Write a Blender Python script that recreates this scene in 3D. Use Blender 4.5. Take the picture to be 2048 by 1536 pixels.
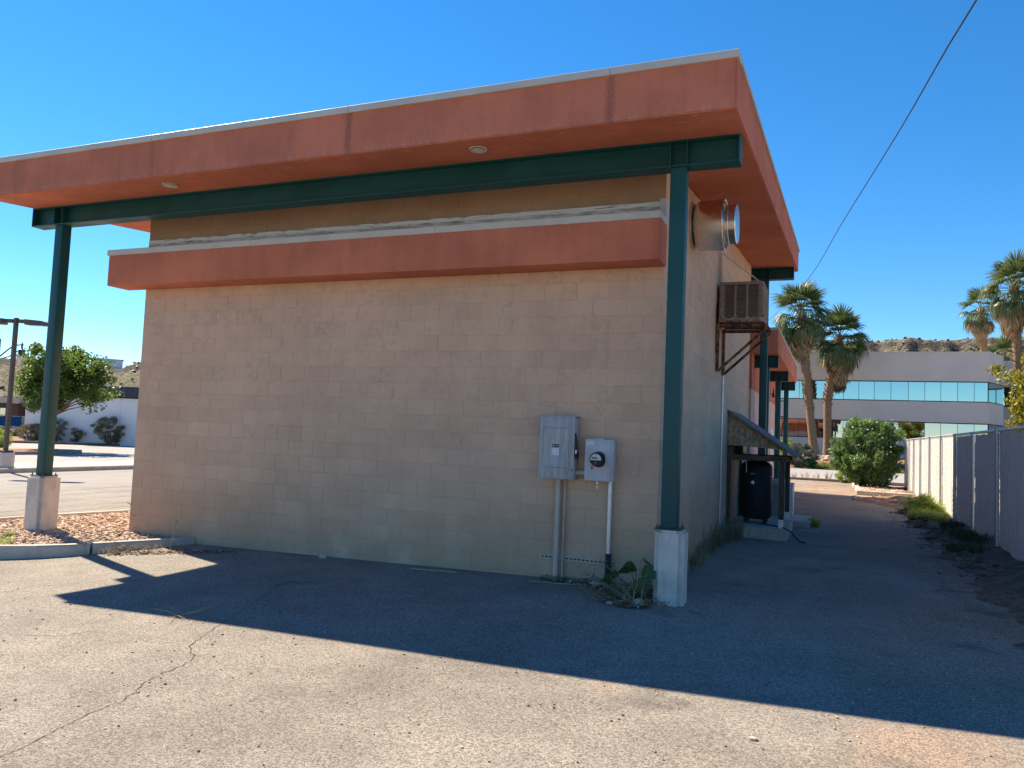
import bpy, bmesh, math, random
import numpy as np
from mathutils import Vector, Matrix, Euler
random.seed(7); RNG = np.random.default_rng(7)
S = bpy.context.scene; COL = S.collection
for o in list(bpy.data.objects): bpy.data.objects.remove(o)

# ------------------------------------------------------------------ camera
cd = bpy.data.cameras.new('camera'); cam = bpy.data.objects.new('camera', cd); COL.objects.link(cam)
YAW, PITCH, ROLL = -0.39666, 0.06364, 0.04128
fw = Vector((math.sin(YAW)*math.cos(PITCH), math.cos(YAW)*math.cos(PITCH), math.sin(PITCH)))
r0 = Vector((math.cos(YAW), -math.sin(YAW), 0)); u0 = r0.cross(fw)
rt = math.cos(ROLL)*r0 + math.sin(ROLL)*u0; up = -math.sin(ROLL)*r0 + math.cos(ROLL)*u0
cam.matrix_world = Matrix(((rt.x, up.x, -fw.x, 1.830), (rt.y, up.y, -fw.y, -8.700), (rt.z, up.z, -fw.z, 1.841), (0, 0, 0, 1)))
cd.sensor_width = 36; cd.lens = 1557.2/2048*36; cd.clip_start = .1; cd.clip_end = 6000
S.camera = cam
# ------------------------------------------------------------------ sky, sun, exposure
SUND = Vector((.88, -.345, -1.0)).normalized()          # the way the sunlight travels
W = bpy.data.worlds.new('World'); S.world = W; W.use_nodes = True
wn = W.node_tree; bg = wn.nodes['Background']
sk = wn.nodes.new('ShaderNodeTexSky'); sk.sky_type = 'NISHITA'; sk.sun_disc = False
sk.sun_elevation = math.radians(46.6); sk.sun_rotation = math.radians(291.4)
sk.altitude = 1000; sk.air_density = 1.0; sk.dust_density = 0.0; sk.ozone_density = 10.0
hs = wn.nodes.new('ShaderNodeHueSaturation'); hs.inputs['Saturation'].default_value = 1.20; wn.links.new(sk.outputs[0], hs.inputs['Color'])
wn.links.new(hs.outputs[0], bg.inputs[0]); bg.inputs[1].default_value = .081
sl = bpy.data.lights.new('sun', 'SUN'); so = bpy.data.objects.new('sun', sl); COL.objects.link(so)
sl.energy = 3.7; sl.angle = math.radians(.53); sl.color = (1, .945, .86)
so.rotation_euler = SUND.to_track_quat('-Z', 'Y').to_euler(); so.location = (-30, 12, 40)
S.view_settings.view_transform = 'Standard'; S.view_settings.look = 'None'
S.view_settings.gamma = 1; S.view_settings.use_curve_mapping = False
S.view_settings.exposure = 1.6
S.view_settings.use_white_balance = True; S.view_settings.white_balance_temperature = 8300; S.view_settings.white_balance_tint = 10
S.render.engine = 'CYCLES'; S.cycles.use_denoising = True
S.cycles.max_bounces = 8; S.cycles.diffuse_bounces = 4; S.cycles.transparent_max_bounces = 8
S.cycles.sample_clamp_indirect = 8

# ------------------------------------------------------------------ node helpers
class NT:
    def __init__(s, name, rough=.8, spec=.3, metal=0.0):
        s.m = bpy.data.materials.new(name); s.m.use_nodes = True; s.t = s.m.node_tree; s.L = s.t.links
        s.b = s.t.nodes['Principled BSDF']; s.b.inputs['Roughness'].default_value = rough
        s.b.inputs['Specular IOR Level'].default_value = spec; s.b.inputs['Metallic'].default_value = metal
        g = s.t.nodes.new('ShaderNodeNewGeometry'); s.pos = g.outputs['Position']; s.nrm = g.outputs['Normal']
    def put(s, sock, v):
        if hasattr(v, 'is_output'): s.L.new(v, sock)
        else:
            if isinstance(v, (tuple, list)) and len(v) == 3 and sock.type == 'RGBA': v = (*v, 1)
            sock.default_value = v
    def math(s, op, a, b=None, c=None, clamp=False):
        n = s.t.nodes.new('ShaderNodeMath'); n.operation = op; n.use_clamp = clamp
        for i, v in enumerate((a, b, c)):
            if v is not None: s.put(n.inputs[i], v)
        return n.outputs[0]
    def add(s, a, b): return s.math('ADD', a, b)
    def mul(s, a, b): return s.math('MULTIPLY', a, b)
    def sub(s, a, b): return s.math('SUBTRACT', a, b)
    def vscale(s, v, sc):
        n = s.t.nodes.new('ShaderNodeVectorMath'); n.operation = 'MULTIPLY'; s.put(n.inputs[0], v); n.inputs[1].default_value = sc
        return n.outputs[0]
    def sep(s, v=None):
        n = s.t.nodes.new('ShaderNodeSeparateXYZ'); s.put(n.inputs[0], v or s.pos); return n.outputs
    def comb(s, x=0., y=0., z=0.):
        n = s.t.nodes.new('ShaderNodeCombineXYZ')
        for i, v in enumerate((x, y, z)): s.put(n.inputs[i], v)
        return n.outputs[0]
    def noise(s, scale, detail=3, rough=.55, vec=None, dist=0.):
        n = s.t.nodes.new('ShaderNodeTexNoise'); s.put(n.inputs['Vector'], vec or s.pos)
        n.inputs['Scale'].default_value = scale; n.inputs['Detail'].default_value = detail
        n.inputs['Roughness'].default_value = rough; n.inputs['Distortion'].default_value = dist
        return n.outputs['Fac']
    def voro(s, scale, vec=None, out='Distance', feat='F1'):
        n = s.t.nodes.new('ShaderNodeTexVoronoi'); n.feature = feat; s.put(n.inputs['Vector'], vec or s.pos)
        n.inputs['Scale'].default_value = scale; return n.outputs[out]
    def white(s, vec):
        n = s.t.nodes.new('ShaderNodeTexWhiteNoise'); n.noise_dimensions = '3D'; s.put(n.inputs['Vector'], vec); return n.outputs['Value']
    def ramp(s, f, a, b, v0=0., v1=1.):
        n = s.t.nodes.new('ShaderNodeMapRange'); n.interpolation_type = 'SMOOTHSTEP'
        s.put(n.inputs[0], f); n.inputs[1].default_value = a; n.inputs[2].default_value = b
        n.inputs[3].default_value = v0; n.inputs[4].default_value = v1; return n.outputs[0]
    def mix(s, f, a, b, mode='MIX'):
        n = s.t.nodes.new('ShaderNodeMix'); n.data_type = 'RGBA'; n.blend_type = mode
        s.put(n.inputs[0], f); s.put(n.inputs[6], a); s.put(n.inputs[7], b); return n.outputs[2]
    def tint(s, c, f):      # multiply a colour by a scalar socket
        n = s.t.nodes.new('ShaderNodeVectorMath'); n.operation = 'SCALE'
        if hasattr(c, 'is_output'): s.L.new(c, n.inputs[0])
        else: n.inputs[0].default_value = c[:3]
        s.put(n.inputs['Scale'], f); return n.outputs[0]
    def attr(s, name):
        n = s.t.nodes.new('ShaderNodeAttribute'); n.attribute_name = name; return n.outputs['Fac']
    def objrand(s): return s.t.nodes.new('ShaderNodeObjectInfo').outputs['Random']
    def color(s, c): s.put(s.b.inputs['Base Color'], c); return s
    def rough(s, c): s.put(s.b.inputs['Roughness'], c); return s
    def bump(s, h, strength=.3, dist=.01):
        n = s.t.nodes.new('ShaderNodeBump'); n.inputs['Strength'].default_value = strength; n.inputs['Distance'].default_value = dist
        s.put(n.inputs['Height'], h); s.L.new(n.outputs[0], s.b.inputs['Normal']); return s

def plain(name, col, rough=.7, var=.12, scale=6., spec=.3, metal=0., bump=0., bscale=60.):
    n = NT(name, rough, spec, metal)
    f = n.noise(scale, 4); n.color(n.tint(col, n.ramp(f, .25, .75, 1-var, 1+var)))
    n.rough(n.ramp(n.noise(scale*2.3, 3), .3, .7, max(.02, rough-.08), min(1, rough+.08)))
    if bump: n.bump(n.noise(bscale, 3), bump, .004)
    return n.m

M = {}
def m_asphalt():
    n = NT('asphalt', .92, .25); x, y, z = n.sep()
    big = n.noise(.35, 4); mid = n.noise(2.2, 4); fine = n.noise(105, 2, .6); agg = n.voro(88, out='Color')
    aggv = n.sep(agg)[0]
    t = n.add(n.ramp(fine, .33, .68, .62, 1.32), n.ramp(aggv, 0, 1, -.30, .32))
    t = n.mul(t, n.add(n.ramp(big, .3, .7, .82, 1.08), n.ramp(mid, .3, .7, -.10, .09)))
    base = n.tint((.226, .205, .184), t)
    # paler sun-bleached lot to the far left, red blow-sand by the berm and along the alley
    red = n.ramp(n.add(n.mul(n.noise(.55, 5, .62), 1.0), n.ramp(x, -.5, 4.2, -.10, .16)), .50, .68)
    red = n.mul(red, n.ramp(x, -1.2, .8))
    far = n.mul(n.ramp(y, 10, 19), n.mul(n.ramp(x, -1.0, .6), n.ramp(n.noise(.5, 4, .6, vec=n.comb(n.mul(x, .5), n.mul(y, 2.), 0.)), .38, .62)))
    base = n.mix(n.mul(red, .36), base, n.tint((.30, .165, .10), t))
    base = n.mix(n.mul(far, .8), base, n.tint((.36, .235, .16), t))
    # oil drips and old damp marks in the alley
    oil = n.mul(n.ramp(n.noise(1.1, 4, .55, vec=n.comb(n.mul(x, 1.), n.mul(y, .9), 3.)), .62, .74), n.ramp(x, -3, 1))
    base = n.mix(n.mul(oil, .55), base, (.05, .047, .046))
    base = n.mix(n.ramp(x, -11, -20, 0, .55), base, n.tint((.30, .297, .295), n.ramp(fine, .3, .7, .85, 1.15)))
    n.color(base)
    n.bump(n.add(n.mul(fine, .6), n.mul(aggv, .6)), .45, .006); return n.m
M['asphalt'] = m_asphalt()
def m_block():
    n = NT('painted_block', .85, .25); x, y, z = n.sep(); H = .2032
    u = n.add(x, y)
    cu = n.math('FLOOR', n.math('DIVIDE', u, H)); cv = n.math('FLOOR', n.math('DIVIDE', z, H))
    half = n.white(n.comb(cu, cv, 1.))
    row = n.math('MODULO', n.add(cv, 100.), 2.)
    fu = n.math('FLOOR', n.math('DIVIDE', n.add(u, n.add(7.94, n.mul(row, H))), 2*H))
    full = n.white(n.comb(fu, cv, 5.))
    cloud = n.noise(.9, 4, .6); grain = n.noise(140, 2); pit = n.noise(48, 3, .7)
    up = n.ramp(z, .8, 3.0)
    t = n.add(n.ramp(half, 0, 1, .965, 1.03), n.ramp(full, 0, 1, -.022, .022))
    t = n.mul(t, n.ramp(cloud, .3, .7, .93, 1.07)); t = n.mul(t, n.ramp(n.noise(2.1, 3, .6, vec=n.comb(n.mul(u, .35), 0., n.mul(cv, .45))), .3, .7, .94, 1.05)); t = n.mul(t, n.ramp(grain, .3, .7, .95, 1.05))
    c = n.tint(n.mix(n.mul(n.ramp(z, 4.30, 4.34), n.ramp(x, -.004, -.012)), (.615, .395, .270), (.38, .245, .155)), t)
    dirt = n.mul(n.mul(n.ramp(n.noise(5.5, 4, .65), .50, .66), n.ramp(pit, .46, .60)), up)
    c = n.mix(n.mul(dirt, .40), c, (.27, .185, .13))
    hd = n.mul(n.mul(n.ramp(half, .52, .78), n.ramp(n.noise(13, 4, .7), .36, .62)), n.mul(n.ramp(z, .9, 1.9), n.ramp(full, .15, .45)))
    c = n.mix(n.mul(hd, .27), c, (.30, .215, .155))
    # grime splashed up in uneven patches; its warm colour also paints in ground bounce
    gr = n.mul(n.ramp(z, 1.7, .1), n.ramp(n.noise(1.3, 4, .6, vec=n.comb(u, 0., n.mul(z, .8))), .28, .60))
    c = n.mix(n.mul(gr, .78), c, (.46, .285, .175))
    # pale old drips
    dr = n.mul(n.mul(n.ramp(n.noise(22, 2, .5, vec=n.comb(n.mul(u, 1.), 0., n.mul(z, .04))), .62, .68), n.ramp(z, 1.0, .75)), n.mul(n.ramp(x, -2.4, -2.0), n.ramp(x, -1.4, -1.7)))
    c = n.mix(n.mul(dr, .35), c, (.55, .42, .35))
    # soot above the cooler on the alley side
    sx = n.sub(y, 4.45); sz = n.math('DIVIDE', n.sub(z, 4.72), 1.7)
    soot = n.mul(n.ramp(n.math('SQRT', n.add(n.mul(sx, sx), n.mul(sz, sz))), .42, .05), n.ramp(x, -.1, -.02))
    c = n.mix(n.mul(soot, .6), c, (.09, .08, .085))
    n.color(c); n.bump(n.add(n.mul(pit, .7), n.mul(grain, .4)), .28, .006); return n.m
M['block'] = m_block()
def m_stucco(name, col, stain=False):
    n = NT(name, .88, .2); x, y, z = n.sep()
    cl = n.noise(1.1, 4, .6); gr = n.noise(70, 3, .65); st = n.noise(7, 3, .6, vec=n.comb(x, y, n.mul(z, .12)))
    t = n.mul(n.ramp(cl, .3, .7, .86, 1.10), n.ramp(gr, .3, .7, .90, 1.10)); t = n.mul(t, n.ramp(st, .3, .75, 1.04, .93))
    c = n.tint(col, t)
    if stain:
        front = n.ramp(y, -1.44, -1.47)
        tot = None
        for sx, wd, am in ((-.277, .055, .50), (-3.344, .045, .58), (-6.35, .05, .26), (-8.9, .16, .32)):
            d = n.math('ABSOLUTE', n.sub(n.add(x, n.mul(n.sub(n.noise(14, 3), .5), .03)), sx))
            g = n.mul(n.ramp(d, wd*1.5, wd*.2), am); tot = g if tot is None else n.math('MAXIMUM', tot, g)
        tot = n.mul(n.mul(tot, front), n.ramp(n.noise(34, 4, .75), .3, .62, .15, 1))
        c = n.mix(tot, c, (.07, .05, .045))
        # sun-bleached, scuffed arris
        zz = n.sub(z, n.add(4.932, n.mul(n.add(y, 1.47), .0855)))
        ed = n.mul(n.mul(n.ramp(zz, .13, .0), front), n.ramp(n.noise(16, 4, .7, vec=n.comb(x, 0., n.mul(z, .4))), .46, .62))
        c = n.mix(n.mul(ed, .4), c, (.42, .30, .27))
        sf = n.mul(n.mul(n.ramp(y, -.98, -1.2), n.ramp(y, -1.455, -1.42)), n.ramp(n.noise(8, 5, .72, vec=n.comb(n.mul(x, .55), n.mul(y, 2.2), 2.)), .60, .66))
        c = n.mix(n.mul(sf, .75), c, (.62, .42, .34))
    n.color(c); n.bump(gr, .6, .012); return n.m
M['stucco'] = m_stucco('terracotta_stucco', (.54, .172, .105), True)
M['stucco2'] = m_stucco('terracotta_stucco_band', (.54, .172, .105))
M['pink'] = m_stucco('pink_stucco', (.62, .40, .35))
M['coping'] = plain('coping_metal', (.48, .455, .41), .5, .07, 3)
M['flashing'] = None
def m_flash():
    n = NT('weathered_flashing', .8, .3); x, y, z = n.sep()
    f = n.noise(5, 5, .7, vec=n.comb(x, 0., n.mul(z, 4.)))
    f2 = n.noise(3.1, 6, .75, vec=n.comb(n.mul(x, .8), 0., n.mul(z, 14.)))
    c = n.mix(n.ramp(f, .40, .60), (.40, .345, .285), (.66, .60, .52)); c = n.mix(n.ramp(f2, .56, .60), c, (.24, .195, .155)); c = n.mix(n.mul(n.ramp(z, 4.495, 4.51), n.ramp(f2, .60, .50)), c, (.74, .69, .62)); n.color(c); n.bump(f, .4, .01); return n.m
M['flashing'] = m_flash()
def m_teal():
    n = NT('teal_steel_paint', .45, .3); f = n.noise(2.5, 4); g = n.noise(30, 3)
    n.color(n.tint((.003, .070, .072), n.ramp(f, .3, .7, .85, 1.12))); n.rough(n.ramp(f, .3, .7, .40, .56)); n.bump(g, .06, .003); return n.m
M['teal'] = m_teal()
def m_conc(name, col, stain=.5):
    n = NT(name, .9, .25); x, y, z = n.sep()
    cl = n.noise(3.2, 5, .65); gr = n.noise(70, 3); hol = n.voro(16); hm = n.mul(n.ramp(hol, .10, .05), n.ramp(n.noise(9, 2), .52, .6))
    st = n.ramp(n.noise(6, 4, .65, vec=n.comb(n.mul(x, 1.6), n.mul(y, 1.6), n.mul(z, .5))), .45, .7)
    c = n.tint(col, n.mul(n.ramp(cl, .3, .7, .86, 1.1), n.ramp(gr, .3, .7, .93, 1.07)))
    c = n.mix(n.mul(st, stain), c, tuple(v*.55 for v in col)); c = n.mix(n.mul(hm, .7), c, (.07, .065, .06))
    n.color(c); n.bump(n.sub(n.mul(gr, .5), hm), .35, .008); return n.m
M['concrete'] = m_conc('pedestal_concrete', (.58, .525, .465), .3)
M['kerb'] = m_conc('kerb_concrete', (.47, .42, .36), .35)
M['redkerb'] = m_conc('red_kerb_concrete', (.36, .24, .20), .3)
M['dirt'] = None
def m_dirt(name, a, b, sc=3.):
    n = NT(name, .95, .15); f = n.noise(sc, 6, .68); g = n.noise(55, 3, .65)
    n.color(n.tint(n.mix(n.ramp(f, .35, .65), a, b), n.ramp(g, .3, .7, .7, 1.25))); n.bump(n.add(f, n.mul(g, .5)), .5, .02); return n.m
M['dirt'] = m_dirt('red_dirt', (.17, .098, .066), (.33, .185, .115))
M['soil'] = m_dirt('dark_soil', (.095, .070, .053), (.20, .14, .10), 6)
M['ground'] = m_dirt('desert_ground', (.26, .19, .14), (.36, .27, .20), .2)
M['road'] = plain('street_asphalt', (.285, .283, .285), .9, .10, .5, .2)
M['walk'] = plain('sidewalk_concrete', (.44, .40, .35), .9, .08, 1.5, .2)
M['stripe'] = plain('road_paint', (.70, .69, .66), .7, .08, 4)
M['crack'] = plain('crack_dark', (.045, .036, .032), .95, .3, 14)  # dark tone of the cracks and sealed joints
M['zinc'] = plain('aged_zinc_wire', (.24, .24, .25), .6, .1, 14, .4, .25)
M['galv'] = plain('galvanised_steel', (.55, .56, .57), .42, .10, 14, .5, .85)
M['spun'] = plain('spun_aluminium', (.70, .66, .61), .27, .04, 2, .5, 1.0)
M['boxpaint'] = None
def m_box(name, col, streak):
    n = NT(name, .5, .4); x, y, z = n.sep(); f = n.noise(16, 4, .7, vec=n.comb(n.mul(x, 1.), y, n.mul(z, .14))); g = n.noise(5, 4)
    n.color(n.tint(col, n.mul(n.ramp(f, .35, .7, 1.0+streak, 1.0-streak), n.ramp(g, .3, .7, .92, 1.08)))); n.rough(n.ramp(f, .3, .7, .42, .62)); return n.m
M['boxpaint'] = m_box('weathered_grey_enamel', (.345, .34, .335), .16)
M['meterpaint'] = m_box('grey_meter_enamel', (.45, .45, .455), .05)
M['tanpipe'] = m_box('tan_painted_pipe', (.52, .40, .33), .06)
M['tape'] = plain('blue_black_tape', (.030, .040, .062), .55, .3, 40)
M['black'] = plain('black_plastic', (.012, .012, .014), .45, .2, 8)
M['blackpaint'] = plain('dull_black_paint', (.016, .017, .021), .6, .25, 5)
M['white'] = plain('white_label', (.72, .73, .76), .55, .04, 20)
M['yellow'] = plain('yellow_print', (.65, .47, .04), .6, .05, 20)
M['red'] = plain('red_tag', (.55, .03, .035), .5, .1, 20)
M['ink'] = plain('grey_print', (.30, .31, .34), .6, .1, 20)
M['dialface'] = plain('meter_face', (.58, .56, .49), .4, .05, 20)
M['lens'] = plain('downlight_lens', (.60, .55, .47), .35, .08, 20)
def m_rust():
    n = NT('rusty_steel', .88, .25); f = n.noise(9, 5, .7); g = n.noise(40, 3)
    c = n.mix(n.ramp(f, .40, .62), (.055, .026, .017), (.26, .115, .05)); n.color(n.tint(c, n.ramp(g, .3, .7, .8, 1.2))); n.bump(g, .4, .004); return n.m
M['rust'] = m_rust()
def m_cooler():
    n = NT('cooler_tan_enamel', .7, .3); x, y, z = n.sep(); f = n.noise(18, 5, .72); low = n.ramp(z, 4.0, 3.78)
    c = n.tint((.245, .165, .130), n.ramp(n.noise(4, 4), .3, .7, .85, 1.12))
    sc = n.ramp(n.add(f, n.mul(low, .10)), .61, .68); c = n.mix(n.mul(sc, .75), c, (.55, .48, .41))
    ru = n.ramp(n.add(n.noise(11, 4, .7), n.mul(low, .14)), .66, .74); c = n.mix(ru, c, (.10, .05, .035)); n.color(c); n.bump(f, .2, .004); return n.m
M['cooler'] = m_cooler()
M['void'] = plain('dark_interior', (.02, .018, .017), .9, .2, 8)
def m_wood(name, a, b, axis=0):
    n = NT(name, .85, .2); x, y, z = n.sep(); sc = [14., 14., 14.]; sc[axis] = 1.2
    f = n.noise(3.2, 5, .65, vec=n.vscale(n.pos, tuple(sc))); n.color(n.mix(n.ramp(f, .32, .68), a, b)); n.bump(f, .3, .004); return n.m
M['woodx'] = m_wood('weathered_timber', (.075, .045, .030), (.20, .13, .088), 0)
M['woodz'] = m_wood('weathered_post_timber', (.065, .040, .028), (.17, .105, .068), 2)
def m_osb():
    n = NT('chipboard', .88, .2); v = n.vscale(n.pos, (1., 1., 2.2)); c1 = n.sep(n.voro(26, vec=n.vscale(n.pos, (1.6, 1.6, .8)), out='Color'))[0]; c2 = n.noise(11, 4, .7)
    n.color(n.mix(n.ramp(n.add(n.mul(c1, .6), n.mul(c2, .5)), .15, .95), (.24, .15, .09), (.50, .34, .21))); n.bump(c1, .25, .004); return n.m
M['osb'] = m_osb()
M['roofing'] = plain('grey_roll_roofing', (.17, .17, .175), .9, .15, 12, .2, 0, .3, 90)
M['steelwhite'] = plain('white_enamel', (.62, .62, .60), .5, .07, 4)
M['greygrille'] = plain('grey_grille', (.22, .23, .24), .6, .1, 6)
M['slat'] = plain('white_vinyl_slat', (.88, .87, .86), .55, .06, 5)
M['office'] = plain('office_stucco', (.62, .555, .48), .9, .05, .6, .2, 0, .12, 30)
M['officed'] = plain('office_trim', (.05, .052, .058), .5, .1, 3)
def m_glass(name, col, r):
    n = NT(name, r, .5, 1.0); f = n.noise(.9, 2); n.color(col); n.bump(f, .03, .02); return n.m
M['mirror'] = m_glass('mirrored_glass', (.36, .54, .54), .015)
M['mirrord'] = m_glass('bronze_mirrored_glass', (.42, .46, .46), .015)
M['glass'] = m_glass('dark_window_glass', (.10, .15, .18), .04)
M['whitewall'] = plain('white_wall_paint', (.76, .74, .74), .9, .04, .4, .2)
M['brown'] = plain('brown_cladding', (.13, .07, .055), .85, .15, .8)
M['beige'] = plain('beige_stucco', (.46, .41, .34), .9, .06, .6)
M['darkroof'] = plain('dark_mansard', (.045, .05, .065), .6, .12, .8)
M['lampmetal'] = plain('bronze_lamp_metal', (.085, .068, .058), .5, .1, 3)
M['blackmetal'] = plain('black_iron', (.012, .013, .016), .45, .1, 3)
M['lampglass'] = plain('lamp_glass', (.60, .58, .52), .2, .04, 6)
M['cable'] = plain('black_cable', (.010, .010, .013), .6, .1, 6)
M['carblack'] = plain('black_car_paint', (.010, .011, .013), .15, .05, 2, .6)
M['carwhite'] = plain('white_car_paint', (.60, .61, .63), .2, .04, 2, .6)
M['tyre'] = plain('tyre_rubber', (.015, .015, .016), .8, .1, 8)
def m_leaf(name, a, b, trans=.35, rough=.5):
    n = NT(name, rough, .35); t = n.attr('tone'); c = n.mix(t, a, b); n.color(c)
    tr = n.t.nodes.new('ShaderNodeBsdfTranslucent'); n.put(tr.inputs[0], n.mix(.5, c, tuple(min(1, v*1.25) for v in b)))
    mx = n.t.nodes.new('ShaderNodeMixShader'); mx.inputs[0].default_value = trans
    out = n.t.nodes['Material Output']; n.L.new(n.b.outputs[0], mx.inputs[1]); n.L.new(tr.outputs[0], mx.inputs[2]); n.L.new(mx.outputs[0], out.inputs[0]); return n.m
M['leaf_ash'] = m_leaf('ash_leaf', (.028, .070, .014), (.115, .185, .032), .45)
M['leaf_oleander'] = m_leaf('oleander_leaf', (.040, .100, .030), (.17, .29, .095), .3, .4)
M['leaf_yellow'] = m_leaf('yellow_green_leaf', (.13, .15, .015), (.30, .27, .03))
M['leaf_sage'] = m_leaf('sage_leaf', (.075, .10, .075), (.17, .20, .15), .2)
M['leaf_lime'] = m_leaf('lime_leaf', (.16, .24, .04), (.34, .42, .09))
M['leaf_desert'] = m_leaf('desert_shrub_leaf', (.10, .10, .045), (.28, .24, .13), .2)
M['leaf_palm'] = m_leaf('palm_frond_green', (.035, .070, .022), (.115, .16, .060), .3, .42)
M['leaf_dead'] = m_leaf('palm_frond_dead', (.17, .115, .065), (.38, .28, .165), .25, .8)
M['leaf_weed'] = m_leaf('weed_leaf', (.030, .045, .018), (.10, .12, .045), .25)
M['leaf_dry'] = m_leaf('dry_weed', (.20, .145, .075), (.46, .37, .21), .25, .8)
M['leaf_broad'] = m_leaf('broad_green_leaf', (.020, .085, .030), (.065, .18, .05), .3, .45)
M['grass'] = m_leaf('grass_blade', (.06, .14, .02), (.17, .26, .04), .3)
M['flower'] = plain('white_flower', (.75, .72, .70), .6, .05, 5)
def m_bark(name, a, b, sc=(3, 3, 14)):
    n = NT(name, .95, .15); f = n.noise(2.2, 5, .7, vec=n.vscale(n.pos, sc)); n.color(n.mix(n.ramp(f, .33, .67), a, b)); n.bump(f, .5, .03); return n.m
M['palmbark'] = m_bark('palm_trunk', (.16, .095, .055), (.33, .215, .135))
M['palmboot'] = m_bark('palm_boot', (.12, .072, .042), (.36, .24, .15), (9, 9, 9))
M['bark'] = m_bark('tree_bark', (.10, .075, .055), (.24, .19, .15), (8, 8, 2))
M['seed'] = plain('dry_seed_heads', (.19, .145, .095), .9, .3, 60)
M['stem'] = plain('dry_stem', (.33, .255, .165), .9, .2, 30)
def m_stone(name, a, b, c):
    n = NT(name, .85, .25); t = n.attr('tone'); f = n.noise(30, 3); n.color(n.tint(n.mix(n.ramp(t, .0, .6), a, n.mix(n.ramp(t, .6, 1.), b, c)), n.ramp(f, .3, .7, .85, 1.15))); return n.m
M['gravel'] = m_stone('landscape_gravel', (.34, .22, .155), (.46, .335, .25), (.60, .50, .41))
M['litter'] = m_stone('leaf_litter', (.085, .055, .038), (.25, .165, .105), (.52, .42, .31))
M['rock'] = m_stone('tan_rock', (.28, .20, .14), (.42, .32, .24), (.52, .43, .34))
M['basalt'] = m_stone('dark_clod', (.07, .058, .05), (.13, .102, .084), (.20, .155, .12))
def m_mesa():
    n = NT('mesa_rock', .95, .1); x, y, z = n.sep(); a = n.attr('cliff')
    f = n.noise(.035, 6, .68); g = n.noise(.16, 5, .7); h = n.noise(.45, 3, .7)
    c = n.mix(n.ramp(g, .36, .62), (.165, .142, .108), (.27, .235, .175))
    sh = n.ramp(n.add(n.mul(h, .75), n.mul(f, .25)), .46, .55); c = n.mix(n.mul(sh, .8), c, (.060, .066, .044))
    rk = n.ramp(n.add(n.mul(n.noise(.11, 6, .75), .8), n.mul(a, .34)), .60, .70); c = n.mix(rk, c, n.tint((.055, .050, .050), n.ramp(h, .3, .7, .5, 1.6)))
    n.color(c); n.bump(n.add(g, h), .9, 3.0); return n.m
M['mesa'] = m_mesa()

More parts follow.
